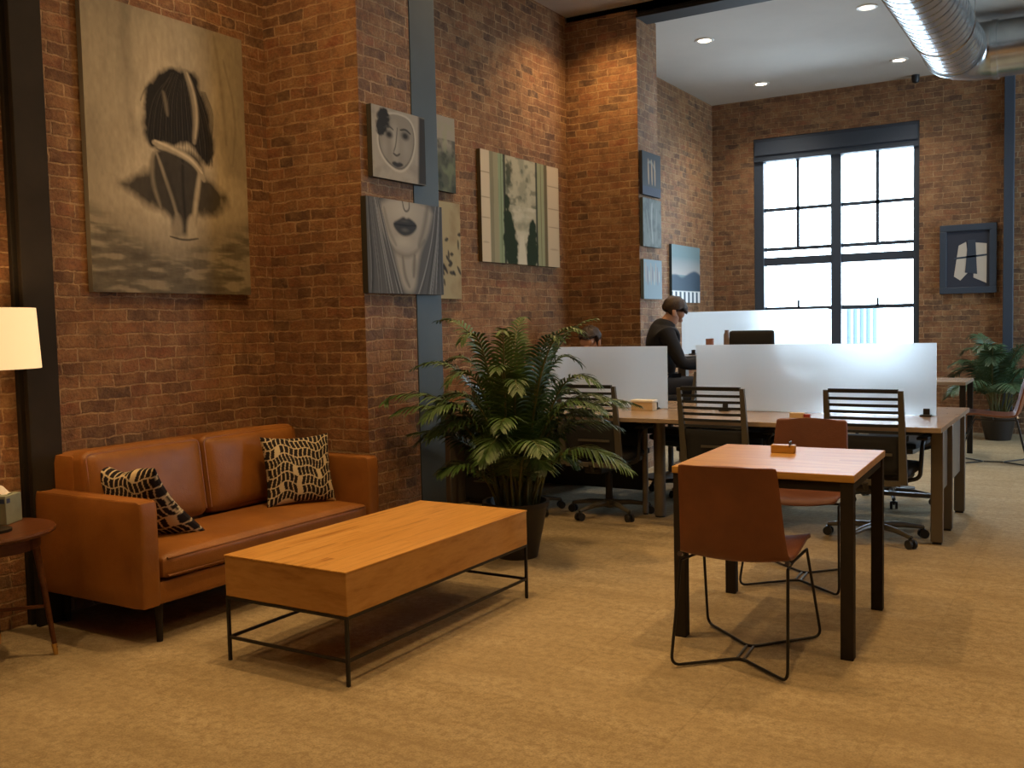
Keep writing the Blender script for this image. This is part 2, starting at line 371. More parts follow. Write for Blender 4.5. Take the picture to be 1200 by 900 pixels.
# steel columns and beam
def hbeam(x0, x1, y0_, y1_, z0, z1, t=.022):
    b = MB(); b.box(x1-t, x1, y0_, y1_, z0, z1); b.box(x0, x0+t, y0_, y1_, z0, z1); ym = (y0_+y1_)/2; b.box(x0+t, x1-t, ym-t/2, ym+t/2, z0, z1); return b
c = struct('trim_1', hbeam(-4.02, XP+.002, 4.955, 5.225, 0, CEIL), M_STEELBLUE, bevel=.004, weld=False)
c = struct('trim_2', hbeam(XW+.001, XW+.10, 2.735, 2.900, 0, CEIL, .03), M_STEELDARK, bevel=.004, weld=False)
struct('trim_3', MB().box(-.985, -.88, YF-.09, YF, 0, CEIL2), M_FRAME, bevel=.005)
struct('trim_4', MB().box(-4.44, XR, 8.46, 8.64, CEIL2-.045, CEIL2+.08).box(XP, XR, 8.42, 8.68, CEIL2-.06, CEIL2-.035), M_STEELDARK, bevel=.004, weld=False)
# thin conduits on the brick
# tower far outside
tw = MB(); YT = 300.0
tx0, tx1 = -67.5, -56.5
for i in range(6):
    a = tx0+(tx1-tx0)*i/6; tw.box(a, a+.8, YT-.6, YT, -60, 3.9, 1); 
tw.box(tx0, tx1, YT, YT+14, -60, 3.9, 0)

tag(mk('tower_block', tw, [M_TOWER, M_TOWER2], weld=False), 'pale blue tower block with vertical piers seen through the lower right window panes', 'building')

# downlights
def downlight(x, y, z, energy, col, label, group, spot=True, size=130):
    t = thing('ceiling_downlight', label, 'ceiling light', (x, y, z), 0, group)
    mk('trim_ring', MB().lathe([(.062,-.002), (.066,-.010), (.092,-.008), (.098,0), (.062,0)], capb=False, capt=False, n=32), M_WTRIM, t)
    mk('lamp_lens', MB().lathe([(.0635,-.006), (.0635,-.001)], n=32), M_CAN, t)
    l = bpy.data.lights.new('downlight_beam', 'SPOT'); l.energy = energy; l.color = col; l.spot_size = math.radians(size); l.spot_blend = .9; l.shadow_soft_size = .05
    o = bpy.data.objects.new('downlight_beam', l); COL.objects.link(o); o.parent = t; o.location = (0,0,-.02)
    return t
for x, y, lb in ((-3.50, 9.69, 'recessed ceiling downlight nearest the brick pier'), (-3.57, 11.85, 'recessed ceiling downlight near the far left brick corner'), (-1.97, 11.70, 'recessed ceiling downlight just left of the duct elbow'), (-1.89, 9.56, 'recessed ceiling downlight beside the upper end of the silver duct')):
    downlight(x, y, CEIL2, FAR_E, NEUT, lb, None)
for x, y, e in ((-3.85, 7.92, .75), (-3.8, 3.80, .42), (-3.35, 5.9, .7), (-2.6, 3.4, 1.25), (-3.3, 1.6, .55), (-1.0, 5.0, 1.0), (-.8, 2.2, 1.05), (1.6, 3.6, .9), (1.6, 7.0, .7), (-1.5, 7.4, .7), (1.2, .6, .7)):
    downlight(x, y, CEIL, NEAR_E*e, WARM, 'recessed ceiling downlight above the lounge, out of the picture', 'lounge downlights')

# ducts
DX, DY, DZ, DR = -1.235, 10.55, 3.93, .262
d = thing('round_duct', 'silver spiral duct running along the ceiling with an elbow to the right', 'duct', (0,0,0))
a = MB(); a.tube([(DX, 6.2, DZ), (DX, DY-.30, DZ)], DR, 40); 
mk('duct_run', a, M_GALV, d)
g = MB()
for i in range(26):
    yy = 6.35+i*.155; g.tube([(DX+(DR+.001)*math.cos(k*2*PI/40), yy+.155*k/40, DZ+(DR+.001)*math.sin(k*2*PI/40)) for k in range(41)], .004, 5)
mk('spiral_seam', g, M_GALV, d)
e = MB(); pts = [(DX, DY-.30, DZ)]
for i in range(7): q = PI/2*i/6; pts.append((DX+.30*(1-math.cos(q)), DY-.30+.30*math.sin(q), DZ))
e.tube(pts, DR+.004, 40); mk('elbow', e, M_GALV, d)
b = MB(); b.tube([(DX+.30, DY, DZ), (4.15, DY, DZ)], DR, 40); mk('duct_branch', b, M_GALV, d)
for c_, ax in (((DX, DY-.32, DZ), 'y'), ((DX+.33, DY, DZ), 'x'), ((DX+1.3, DY, DZ), 'x')):
    v = Vector((0,.05,0)) if ax == 'y' else Vector((.05,0,0)); mk('flange', MB().cyl(Vector(c_)-v*.5, Vector(c_)+v*.5, DR+.018, n=40), M_GALV, d)
for yy in (7.5, 9.4): mk('hanger_strap', MB().tube([(DX-DR-.006, yy, CEIL if yy < 8.4 else CEIL2), (DX-DR-.006, yy, DZ)] + [(DX-(DR+.006)*math.cos(k*PI/12), yy, DZ-(DR+.006)*math.sin(k*PI/12)) for k in range(13)] + [(DX+DR+.006, yy, CEIL if yy < 8.4 else CEIL2)], .006, 6), M_CHROME, d)
s_ = MB(); s_.lathe([(.045,0), (.045,-.05), (.035,-.085), (.0,-.10)], (-1.93, 12.55, CEIL2), 20, capb=False, capt=False)
tag(mk('security_camera', s_, M_BLACK), 'small black dome sensor on the ceiling above the window', 'camera')

# ------------------------------------------------------------------ canvases painted with numpy
class Img:
    def __init__(s, w, h, col):
        s.w, s.h = w, h; s.a = np.ones((h, w, 3))*np.array(col); s.u, s.v = np.meshgrid((np.arange(w)+.5)/w, (np.arange(h)+.5)/h); s.rs = np.random.RandomState(w*7+h)
    def noise(s, fu, fv, seed=0):
        rs = np.random.RandomState(seed); n = np.zeros((s.h, s.w)); amp = 1; tot = 0
        for o in range(4):
            gu, gv = int(fu*2**o)+2, int(fv*2**o)+2; g = rs.rand(gv+1, gu+1); x = s.u*(gu-1e-3); y = s.v*(gv-1e-3); i = x.astype(int); j = y.astype(int); fx, fy = x-i, y-j
            fx = fx*fx*(3-2*fx); fy = fy*fy*(3-2*fy)
            n += amp*((g[j,i]*(1-fx)+g[j,i+1]*fx)*(1-fy)+(g[j+1,i]*(1-fx)+g[j+1,i+1]*fx)*fy); tot += amp; amp *= .5
        return n/tot
    def blend(s, m, col): m = np.clip(m, 0, 1)[..., None]; c = np.asarray(col); s.a = s.a*(1-m)+c*m
    def seg(s, p, q):
        A = s.h/s.w; px, py = p; qx, qy = q; dx, dy = qx-px, (qy-py)*s.asp; X = s.u-px; Y = (s.v-py)*s.asp
        t = np.clip((X*dx+Y*dy)/(dx*dx+dy*dy+1e-12), 0, 1); return np.hypot(X-t*dx, Y-t*dy), t
    asp = 1.0
    @staticmethod
    def chaikin(pts, closed, n=2):
        for _ in range(n):
            out = [] if closed else [pts[0]]; m_ = len(pts)
            for i in range(m_ if closed else m_-1):
                p, q = pts[i], pts[(i+1) % m_]; out += [(p[0]*.75+q[0]*.25, p[1]*.75+q[1]*.25), (p[0]*.25+q[0]*.75, p[1]*.25+q[1]*.75)]
            pts = out if closed else out+[pts[-1]]
        return pts
    def poly(s, pts, col, soft=.01, a=1.0, nz=0, seed=1):
        if len(pts) > 5: pts = s.chaikin(pts, True)
        d = np.full((s.h, s.w), 9.); ins = np.zeros((s.h, s.w), bool); n = len(pts)
        for i in range(n):
            p, q = pts[i], pts[(i+1) % n]; dd, _ = s.seg(p, q); d = np.minimum(d, dd)
            c = ((p[1] > s.v) != (q[1] > s.v)); 
            if abs(q[1]-p[1]) > 1e-9: ins ^= c & (s.u < (q[0]-p[0])*(s.v-p[1])/(q[1]-p[1])+p[0])
        sd = np.where(ins, d, -d)
        if nz: sd = sd+(s.noise(14, 14, seed)-.5)*nz
        s.blend(np.clip(sd/soft+.5, 0, 1)*a, col)
    def line(s, pts, w, col, a=1.0, soft=.6, taper=True):
        if len(pts) > 2: pts = s.chaikin(pts, False)
        n = len(pts)-1; best = np.zeros((s.h, s.w))
        for i, (p, q) in enumerate(zip(pts, pts[1:])):
            d, t = s.seg(p, q); g = (i+t)/n; ww = w*(.45+.55*np.sin(PI*np.clip(g, .04, .96))**.6) if taper else w
            best = np.maximum(best, np.clip((ww-d)/(ww*soft), 0, 1))
        s.blend(best*a, col)
    def ell(s, c, r, col, soft=.2, a=1.0):
        d = np.hypot((s.u-c[0])/r[0], (s.v-c[1])/r[1]); s.blend(np.clip((1-d)/soft, 0, 1)*a, col)
def canvas_x(name, img, X, Y0, Y1, z0, z1, thick, edge, label, cat='painting'):
    """canvas hung on a wall facing +X; picture's left is at Y0"""
    h, w = img.h, img.w; f = np.clip(img.a, 0, 1); vs = []; cols = []
    for j in range(h):
        for i in range(w):
            vs.append((X, Y0+(Y1-Y0)*i/(w-1), z1-(z1-z0)*j/(h-1))); cols.append((*f[j,i], 1))
    mb = MB(); fs = [(j*w+i, (j+1)*w+i, (j+1)*w+i+1, j*w+i+1) for j in range(h-1) for i in range(w-1)]
    mb.add(vs, fs)
    b = MB(); b.box(X-thick+.004, X-.0008, Y0, Y1, z0, z1); mb.add(b.v, b.f); cols += [(*edge, 1)]*8
    return tag(mk(name, mb, M_PAINT, vcol=cols, angle=30), label, cat)
G = lambda v, w=(1.0, .93, .76): (v*w[0], v*w[1], v*w[2])
# large painting
W_ = (1.0, .84, .55); Q = lambda v: G(v, W_)
im = Img(230, 322, Q(.34)); im.asp = 1.51/1.075
n1 = im.noise(3, 2, 3); n2 = im.noise(6, 46, 5); n3 = im.noise(30, 6, 9)
im.blend(np.clip((n1-.35)*2, 0, 1)*.6, Q(.19))
im.ell((.50,.42), (.42,.44), Q(.60), 1.0, .95); im.ell((.55,.62), (.50,.15), Q(.62), .8, .7)
im.blend(np.clip((im.noise(6, 3, 21)-.55)*4, 0, 1)*.30*(im.v < .55), Q(.14))
im.blend(np.clip((im.noise(40, 5, 27)-.5)*4, 0, 1)*.22*(im.v < .6), Q(.22))
im.line([(.80,.02), (.84,.2), (.86,.42)], .020, Q(.14), .45, .95); im.line([(.86,.10), (.94,.30), (.90,.5)], .014, Q(.13), .4, .95)
im.line([(.25,.0), (.22,.3), (.28,.45)], .06, Q(.16), .35, 1.0); im.line([(.06,.05), (.10,.5), (.16,.7)], .05, Q(.46), .25, 1.0)
edge = .735+.07*np.cos((im.u-.5)*5.0)+.02*(n3-.5)
wm = np.clip((im.v-edge)*11, 0, 1)
im.blend(wm*.92, Q(.125)); im.blend(wm*np.clip((n2-.52)*7, 0, 1)*.6, Q(.36)); im.blend(wm*np.clip((.44-n2)*7, 0, 1)*.5, Q(.06))
im.poly([(0.134,0.621),(0.313,0.588),(0.355,0.567),(0.705,0.537),(0.796,0.58),(0.889,0.626),(0.788,0.685),(0.671,0.703),(0.471,0.702),(0.306,0.679),(0.229,0.648)], Q(.040), .06, .95, .08)
im.poly([(0.371,0.493),(0.488,0.469),(0.664,0.477),(0.704,0.549),(0.643,0.618),(0.63,0.775),(0.486,0.785),(0.471,0.705),(0.347,0.676),(0.343,0.592)], Q(.055), .03)
im.line([(.378,.50), (.362,.60), (.41,.69)], .020, Q(.26), .7, .9); im.line([(.40,.50), (.45,.59), (.50,.68), (.525,.765)], .017, Q(.34), .75, .8)
im.line([(.675,.53), (.640,.64), (.605,.765)], .024, Q(.48), .9, .8); im.line([(.56,.5), (.555,.60), (.56,.72)], .016, Q(.02), .8, .9)
im.line([(.455,.53), (.47,.6), (.52,.70)], .03, Q(.03), .5, 1.0)
im.poly([(0.456,0.2),(0.532,0.176),(0.608,0.171),(0.663,0.181),(0.702,0.27),(0.755,0.327),(0.77,0.453),(0.729,0.521),(0.686,0.5),(0.654,0.465),(0.588,0.447),(0.532,0.465),(0.447,0.449),(0.392,0.491),(0.341,0.484),(0.34,0.365),(0.346,0.281),(0.391,0.233)], Q(.022), .03, 1, .06)
for k in range(46):
    r = random.Random(k); x = (k+.5)/46; x1 = .345+.42*x; im.line([(.50+.14*x, .19+.03*r.random()), (x1*.8+.11, .30), (x1, .40+.04*r.random()), (x1+.02*(r.random()-.5), .46+.06*x)], .0035, Q((.10,.015,.05,.015)[k % 4]), .5, .9)
for k in range(8): im.line([(.70+.004*k, .24), (.735+.008*k, .33), (.76-.006*k, .50+.012*(k % 3))], .005, Q(.03), .6, .9)
im.line([(.36,.27), (.335,.29), (.315,.325)], .007, Q(.04), .6, .9); im.line([(.455,.275), (.468,.31), (.476,.355)], .020, Q(.20), .7, .9)
im.line([(.600,.180), (.640,.24), (.662,.34), (.640,.435)], .028, Q(.26), .95, .6); im.line([(.612,.185), (.652,.25), (.668,.33), (.648,.42)], .012, Q(.50), .8, .9)
im.line([(.385,.462), (.446,.470), (.574,.488), (.655,.520), (.695,.570)], .026, Q(.36), 1, .5); im.line([(.392,.455), (.50,.472), (.62,.500), (.685,.545)], .012, Q(.62), .9, .9)
im.line([(.40,.482), (.50,.503), (.62,.540)], .008, Q(.06), .8, .9)
im.poly([(.485,.72),(.52,.70),(.545,.74),(.540,.785),(.50,.795),(.465,.785)], Q(.26), .025); im.poly([(.575,.72),(.61,.70),(.632,.74),(.638,.785),(.60,.80),(.565,.785)], Q(.42), .025)
im.line([(.46,.792), (.55,.803), (.64,.792)], .008, Q(.03), .9, .8)
im.a *= (.84+.32*im.noise(60, 40, 77))[..., None]
canvas_x('canvas_painting', im, -4.40, 3.155, 4.232, 1.615, 3.125, .04, G(.22), 'large sepia canvas of a seated girl hiding her head behind long hair, above the sofa')
# portrait with the oval
im = Img(110, 90, G(.36)); im.asp = .42/.525
im.blend(np.clip((im.noise(4, 4, 2)-.45)*4, 0, 1)*.4, G(.14))
ov = [(0.447,0.03),(0.751,0.07),(0.833,0.373),(0.724,0.718),(0.511,0.90),(0.239,0.80),(0.084,0.576),(0.103,0.299),(.22,.10)]
im.poly(ov, G(.55), .03); im.poly([(x*.93+.033, y*.93+.03) for x, y in ov], G(.10), .02); im.poly([(x*.89+.05, y*.9+.03) for x, y in ov], G(.26), .02)
im.ell((.42,.45), (.10,.34), G(.42), .9, .8); im.ell((.62,.5), (.14,.25), G(.34), .9, .7); im.ell((.22,.55), (.08,.2), G(.36), .9, .6)
im.poly([(0.10,0.06),(0.27,-.02),(0.33,0.12),(0.30,.30),(0.20,0.42),(0.08,0.42)], G(.025), .05, 1, .1)
im.line([(.22,.29),(.31,.25),(.39,.29)], .016, G(.05), .8); im.ell((.31,.37), (.09,.07), G(.03), .7); im.ell((.61,.34), (.10,.08), G(.035), .7); im.line([(.52,.27),(.62,.24),(.71,.29)], .018, G(.03), .9)
im.line([(.465,.25),(.43,.50),(.385,.60)], .014, G(.07), .8); im.line([(.38,.62),(.44,.65),(.50,.61)], .018, G(.05), .9)
im.poly([(0.331,0.76),(0.40,0.725),(0.446,0.745),(0.50,0.725),(0.575,0.755),(0.50,.80),(0.42,0.81)], G(.035), .02)
im.poly([(0.88,0.0),(1.1,0.0),(1.1,1.0),(0.84,1.0)], G(.035), .05)
canvas_x('canvas_painting', im, -3.655, 4.507, 5.03, 2.285, 2.705, .04, G(.05), 'small grey canvas of a face within an oval, upper picture over the blue-grey column')
# lips portrait
im = Img(140, 104, G(.09, (1,1,.95))); im.asp = .557/.755
im.poly([(0.13,-.02),(0.20,0.359),(0.331,0.53),(0.36,.70),(.44,.98),(.60,.98),(.64,.68),(0.69,0.50),(0.803,0.303),(0.89,-0.02)], G(.34), .06)
im.ell((.46,.10), (.28,.2), G(.46), .9, .8); im.ell((.45,.44), (.16,.09), G(.44), .8, .8); im.line([(.25,.44),(.32,.53),(.40,.575),(.49,.59),(.58,.565),(.66,.50),(.74,.40)], .035, G(.12), .55, 1.0)
im.line([(.80,.0),(.74,.28),(.66,.46)], .05, G(.14), .7, .9); im.line([(.22,.1),(.27,.33),(.36,.48)], .03, G(.18), .6, .9)
im.line([(.44,.60),(.46,.80),(.52,.92)], .03, G(.15), .8, .9); im.line([(.60,.58),(.58,.8)], .04, G(.10), .7, .9)
im.poly([(0.315,0.25),(0.41,.20),(0.465,0.165),(.50,.19),(.54,.17),(0.66,0.245),(0.585,0.345),(0.47,0.385),(0.375,0.34)], G(.035), .02); im.line([(.34,.255),(.48,.262),(.63,.25)], .010, G(.012), 1); im.ell((.48,.31), (.07,.03), G(.14), .9, .7); im.ell((.48,.215), (.08,.02), G(.10), .9, .6)
im.line([(.455,.0),(.47,.085),(.50,.115),(.545,.085),(.545,.0)], .012, G(.05), .8)
for k in range(46):
    r = random.Random(k+100); sd = k % 2; x = r.random()
    if sd: p = [(.02+.14*x, .0), (.03+.22*x, .35), (.05+.30*x, .65+.1*r.random()), (.03+.42*x, 1.0)]
    else: p = [(.90+.09*x, .0), (.84+.14*x, .35), (.72+.26*x, .65+.1*r.random()), (.58+.42*x, 1.0)]
    im.line(p, .006+.006*r.random(), G((.02, .05, .20, .32)[r.randrange(4)], (1,1,.95)), .6)
canvas_x('canvas_painting', im, -3.650, 4.428, 5.185, 1.603, 2.165, .045, G(.04), 'grey canvas of lips, chin and long hair, lower picture over the blue-grey column')
# two canvases behind the column
im = Img(64, 76, G(.28)); im.blend(np.clip((im.v-.35)*5, 0, 1)*.85, (.055,.075,.055)); im.blend(np.clip((im.noise(5, 6, 4)-.5)*5, 0, 1)*.7*(im.v > .3), (.02,.03,.03)); im.blend(np.clip((im.noise(5, 5, 8)-.5)*5, 0, 1)*.4, (.24,.28,.16))
canvas_x('canvas_painting', im, -4.40, 5.95, 6.455, 2.45, 3.03, .035, (.05,.05,.05), 'dark green canvas half hidden behind the blue-grey column, the upper of two')
im = Img(64, 92, (.36,.30,.17)); im.blend(np.clip((im.noise(3, 4, 14)-.45)*4, 0, 1)*.6, (.24,.17,.09))
for k in range(16):
    r = random.Random(k+7); x, y = .45+.5*r.random(), .32+.5*r.random(); im.line([(x, y), (x+.10*r.random(), y+.10*(r.random()-.2))], .03, (.02,.02,.02), .9)
canvas_x('canvas_painting', im, -4.40, 5.95, 6.50, 1.615, 2.37, .035, (.04,.04,.03), 'cream canvas with black brush marks half hidden behind the blue-grey column, the lower of two')
# wide balcony canvas
im = Img(176, 122, (.40,.36,.24)); im.asp = .927/1.345
im.blend(np.clip((im.noise(10, 9, 31)-.45)*5, 0, 1)*.55, (.17,.18,.12)); im.blend(np.clip((im.noise(14, 14, 33)-.55)*6, 0, 1)*.6*(im.v < .5), (.06,.08,.05))
im.blend((im.v > .45)*(im.u > .27)*(im.u < .70)*np.clip((im.noise(5, 12, 35)-.40)*4, 0, 1)*.6, (.55,.50,.36))
P = lambda a, b, c: im.poly([(a,-.1),(b,-.1),(b,1.1),(a,1.1)], c, .012)
P(-.1, .105, (.56,.46,.31)); P(.105, .15, (.22,.20,.12)); P(.15, .205, (.30,.27,.16)); P(.205, .265, (.24,.30,.17)); P(.265, .29, (.03,.035,.025))
P(.675, .70, (.03,.035,.025)); P(.70, .79, (.28,.28,.15)); P(.79, .835, (.13,.10,.05)); P(.835, 1.1, (.52,.40,.25))
im.line([(.235,-.1),(.235,1.1)], .006, (.10,.10,.06), .8); im.line([(.745,-.1),(.745,1.1)], .006, (.10,.09,.05), .8)
for v in (.2, .42, .6, .82): im.line([(.0, v), (.10, v)], .004, (.20,.16,.10), .8); im.line([(.84, v), (1.0, v)], .004, (.20,.15,.09), .8)
im.poly([(0.27,.30),(.33,.42),(.37,.60),(.41,.72),(.42,1.1),(.27,1.1)], (.022,.035,.018), .02, 1, .08); im.poly([(.53,.80),(.57,.64),(.64,.56),(.68,.62),(.68,1.1),(.56,1.1)], (.022,.035,.018), .02, 1, .08)
im.poly([(.30,.02),(.35,.05),(.37,.25),(.31,.30)], (.05,.06,.035), .03, .9, .1); im.poly([(.42,1.1),(.46,.72),(.51,.72),(.56,1.1)], (.55,.50,.36), .02)
canvas_x('canvas_painting', im, -4.40, 6.82, 8.165, 1.93, 2.857, .04, (.10,.08,.05), 'wide canvas of pale pillars framing a garden view, on the brick wall')
# three small canvases on the far pier and a fence picture
im = Img(48, 48, (.045,.050,.055)); 
for x0_ in (.32, .5, .66): im.line([(x0_, .18), (x0_+.02, .72)], .055, (.45,.30,.17), .9, .8)
im.line([(.3,.25),(.5,.2),(.7,.4)], .05, (.30,.28,.22), .7, .9); im.blend((im.v > .8)*.7, (.04,.05,.09))
canvas_x('canvas_painting', im, -3.655, 8.425, 8.86, 2.585, 2.985, .035, (.03,.03,.035), 'small dark canvas of orange figures, topmost of three on the far brick pier')
im = Img(48, 52, (.16,.19,.18)); im.blend(np.clip((im.noise(5, 6, 44)-.45)*5, 0, 1)*.7, (.07,.09,.09)); im.line([(.5,.1),(.45,.45),(.52,.9)], .05, (.42,.45,.42), .8, .9); im.line([(.2,.25),(.35,.8)], .04, (.32,.34,.30), .6, .9); im.line([(.75,.2),(.68,.85)], .04, (.32,.34,.30), .6, .9)
canvas_x('canvas_painting', im, -3.655, 8.425, 8.86, 2.105, 2.555, .035, (.06,.07,.07), 'small grey-green abstract canvas, middle of three on the far brick pier')
im = Img(48, 44, (.24,.34,.40)); 
for k in range(9): im.line([(.12+.09*k, .1+.1*(k % 3)), (.13+.09*k, .55+.08*(k % 2))], .035, ((.52,.38,.24), (.25,.12,.10), (.60,.56,.46))[k % 3], .8, .9)
canvas_x('canvas_painting', im, -3.655, 8.425, 8.86, 1.615, 1.985, .035, (.12,.16,.18), 'small pale blue canvas with orange strokes, lowest of three on the far brick pier')
im = Img(80, 62, (.17,.25,.27)); im.asp = .7/.95
im.blend(np.clip((im.v-.2)*3, 0, 1)*(im.v < .52)*.8, (.50,.44,.42)); im.poly([(-.1,.55),(.15,.50),(.35,.58),(.6,.47),(.85,.42),(1.1,.55),(1.1,1.1),(-.1,1.1)], (.055,.09,.13), .03)
im.line([(0,.80),(1,.80)], .008, (.75,.8,.82), .9)
for k in range(7): im.poly([(.03+.145*k,.80),(.11+.145*k,.80),(.11+.145*k,1.1),(.03+.145*k,1.1)], (.78,.82,.84), .012)
canvas_x('canvas_painting', im, -4.445, 11.09, 12.05, 1.628, 2.33, .035, (.05,.07,.08), 'blue dusk canvas with a white picket fence, on the far left brick wall')
# framed dark picture on far wall, facing -Y
t = thing('framed_picture', 'dark deep-framed picture with a painted pale reflection in its glass, on the far wall right of the window', 'picture', (-1.36, YF, 2.055))
b = MB(); b.box(-.305,.305,-.05,-.005,.33,.405); b.box(-.305,.305,-.05,-.005,-.405,-.33); b.box(-.305,-.23,-.05,-.005,-.33,.33); b.box(.23,.305,-.05,-.005,-.33,.33)
mk('picture_frame', b, M_FRAME, t, bevel=.004, weld=False)
mk('mat_board', MB().box(-.235,.235,-.03,-.01,-.335,.335), plain('dark_blue_mat', (.028,.035,.055), .6), t)
b = MB(); M3 = plain('painted_pale_reflection', (.55,.50,.42), .7);  # bright reflection in the picture glass, painted as flat pale shapes
b.add([(-.15,-.032,-.20),(-.10,-.032,.16),(-.02,-.032,.20),(.02,-.032,-.14),(-.08,-.032,-.25)], [(0,4,3,2,1)]); b.add([(.06,-.032,-.22),(.07,-.032,.19),(.20,-.032,.17),(.20,-.032,-.29)], [(0,3,2,1)])
mk('print', b, M3, t, weld=False)
mk('dark_reflection', MB().add([(-.03,-.034,-.16),(0,-.034,.22),(.08,-.034,.22),(.10,-.034,-.18)], [(0,3,2,1)]).add([(-.15,-.034,.0),(-.15,-.034,.02),(.2,-.034,.05),(.2,-.034,.03)], [(0,3,2,1)]), M_FRAME, t, weld=False)  # dark parts of the same painted reflection

# ------------------------------------------------------------------ sofa
S = thing('leather_sofa', 'tan leather two-seat sofa with slim arms against the brick wall', 'sofa', (-3.99, 3.57, 0))
ox, oy = 3.99, -3.57
def L(x0, x1, y0_, y1_, z0, z1): return (x0+ox, x1+ox, y0_+oy, y1_+oy, z0, z1)
mk('base_frame', MB().rbox(*L(-4.38,-3.600,2.845,4.30,.175,.285), r=.015, n=6), M_LEATH, S)
for ya, yb in ((2.745,2.850), (4.295,4.40)):
    mk('arm', MB().rbox(*L(-4.385,-3.59,ya,yb,.175,.655), r=.018, n=8, bulge=(.004,.004,0)), M_LEATH, S)
    pp = [(-4.37,ya+.012,.652),(-3.605,ya+.012,.652),(-3.597,ya+.012,.62),(-3.597,ya+.012,.20)]
    g = MB(); g.tube([(x+ox, y+oy, z) for x, y, z in bend(pp, .02)], .0055, 6); g.tube([(x+ox, y+yb-ya-.024+oy, z) for x, y, z in bend(pp, .02)], .0055, 6); mk('piping', g, M_LEATH, S.children[-1])
mk('back_frame', MB().rbox(*L(-4.40,-4.20,2.852,4.293,.285,.825), r=.03, n=8), M_LEATH, S)
mk('seat_cushion', MB().rbox(*L(-4.14,-3.585,2.855,4.290,.288,.400), r=.035, bulge=(.006,0,.022), n=16), M_LEATH, S)
g = MB(); 
for z in (.305, .385): g.tube([(-3.588+ox, y+oy, z) for y in (2.885, 3.57, 4.26)], .0055, 6)
mk('piping', g, M_LEATH, S.children[-1])
Mt = Matrix.Rotation(math.radians(-7), 4, 'Y')
for ya, yb in ((2.862,3.566), (3.574,4.285)):
    Mx = Matrix.Translation((-4.15+ox, (ya+yb)/2+oy, .42)) @ Mt
    bc_ = mk('back_cushion', MB().rbox(-.075,.075,-(yb-ya)/2,(yb-ya)/2,0,.415, r=.04, bulge=(.03,.0,.012), n=14, M=Mx), M_LEATH, S)
    g = MB(); hw = (yb-ya)/2-.014
    g.tube([Mx @ Vector(p) for p in bend([(.066,-hw,.03),(.066,-hw,.40),(.066,hw,.40),(.066,hw,.03)], .03)], .0055, 6); mk('piping', g, M_LEATH, bc_)
for x in (-4.32, -3.645):
    for y in (2.87, 4.28): mk('leg', MB().cyl((x+ox,y+oy,0), (x+ox,y+oy,.178), .014, .020, n=14), M_STEELDARK, S)
# throw pillows
def pillow(name, w, h, th, fold, seed, label, M, n=120, flop=0):
    rs = np.random.RandomState(seed); vs = []; cols = []
    CR, BK = (.56,.47,.31), (.020,.017,.020)
    nb = 7; rows = sorted(rs.uniform(.04, .96, 8)); 
    def colr(u, v):
        q = 7.5*v+.35*math.sin(u*7+seed)+.2*math.sin(u*19); k = int(q)
        fr = q-k; r = random.Random(k*31+seed)
        if min(fr, 1-fr) < .06: return CR
        cw = .050+.022*r.random(); ph = r.random(); p = (u+.012*math.sin(v*23+k))/cw+ph; j = int(p); fp = p-j; r2 = random.Random(j*77+k*5+seed)
        if r2.random() < .13 and j % 2: return CR
        return CR if min(fp, 1-fp) < .12 else BK
    for side in (1, -1):
        for j in range(n+1):
            for i in range(n+1):
                a, b = i/n*2-1, j/n*2-1
                pin = 1-.11*(1-b*b)*abs(a)**1.5 if abs(a) > abs(b) else 1; px_ = a*(1-.10*(1-b*b)**1*a*a); py_ = b*(1-.10*(1-a*a)*b*b)
                t = th*max(0, (1-a*a)*(1-b*b))**.42*(1+.10*math.sin(3*a+seed)*math.cos(4*b))
                x, y, z = px_*w/2, py_*h/2, side*t
                if flop:   # the lower free corner slides forward over the seat
                    k = max(0, (a-b)/2-.1)**1.5; z -= flop*k*.55; x += .04*k; y += -.02*k; y += -.03*math.exp(-((a+.05)/.35)**2)*max(0, b)
                vs.append(M @ Vector((x, y, z))); cols.append((*colr(i/n, j/n), 1))
    N = (n+1)**2; fs = []
    for j in range(n):
        for i in range(n):
            a = j*(n+1)+i; fs.append((a, a+1, a+n+2, a+n+1)); fs.append((N+a, N+a+n+1, N+a+n+2, N+a+1))
    mb = MB(); mb.add(vs, fs); return tag(mk(name, mb, M_PILLOW, vcol=cols, angle=80), label, 'pillow')
def frame(o, xax, yax):
    x = Vector(xax).normalized(); y = Vector(yax); y = (y-x*y.dot(x)).normalized(); z = x.cross(y)
    M = Matrix((x, y, z)).transposed().to_4x4(); M.translation = Vector(o); return M
pillow('throw_pillow', .42, .40, .075, 0, 3, 'black and cream patterned pillow leaning by the far sofa arm', frame((-3.90, 4.06, .605), (.40,1,-.03), (-.22,.16,1)))
pillow('throw_pillow', .47, .44, .075, 0, 8, 'black and cream patterned pillow slumped behind the near sofa arm', frame((-4.01, 3.035, .575), (1,.10,-.03), (-.02,-.42,1)), flop=.30)

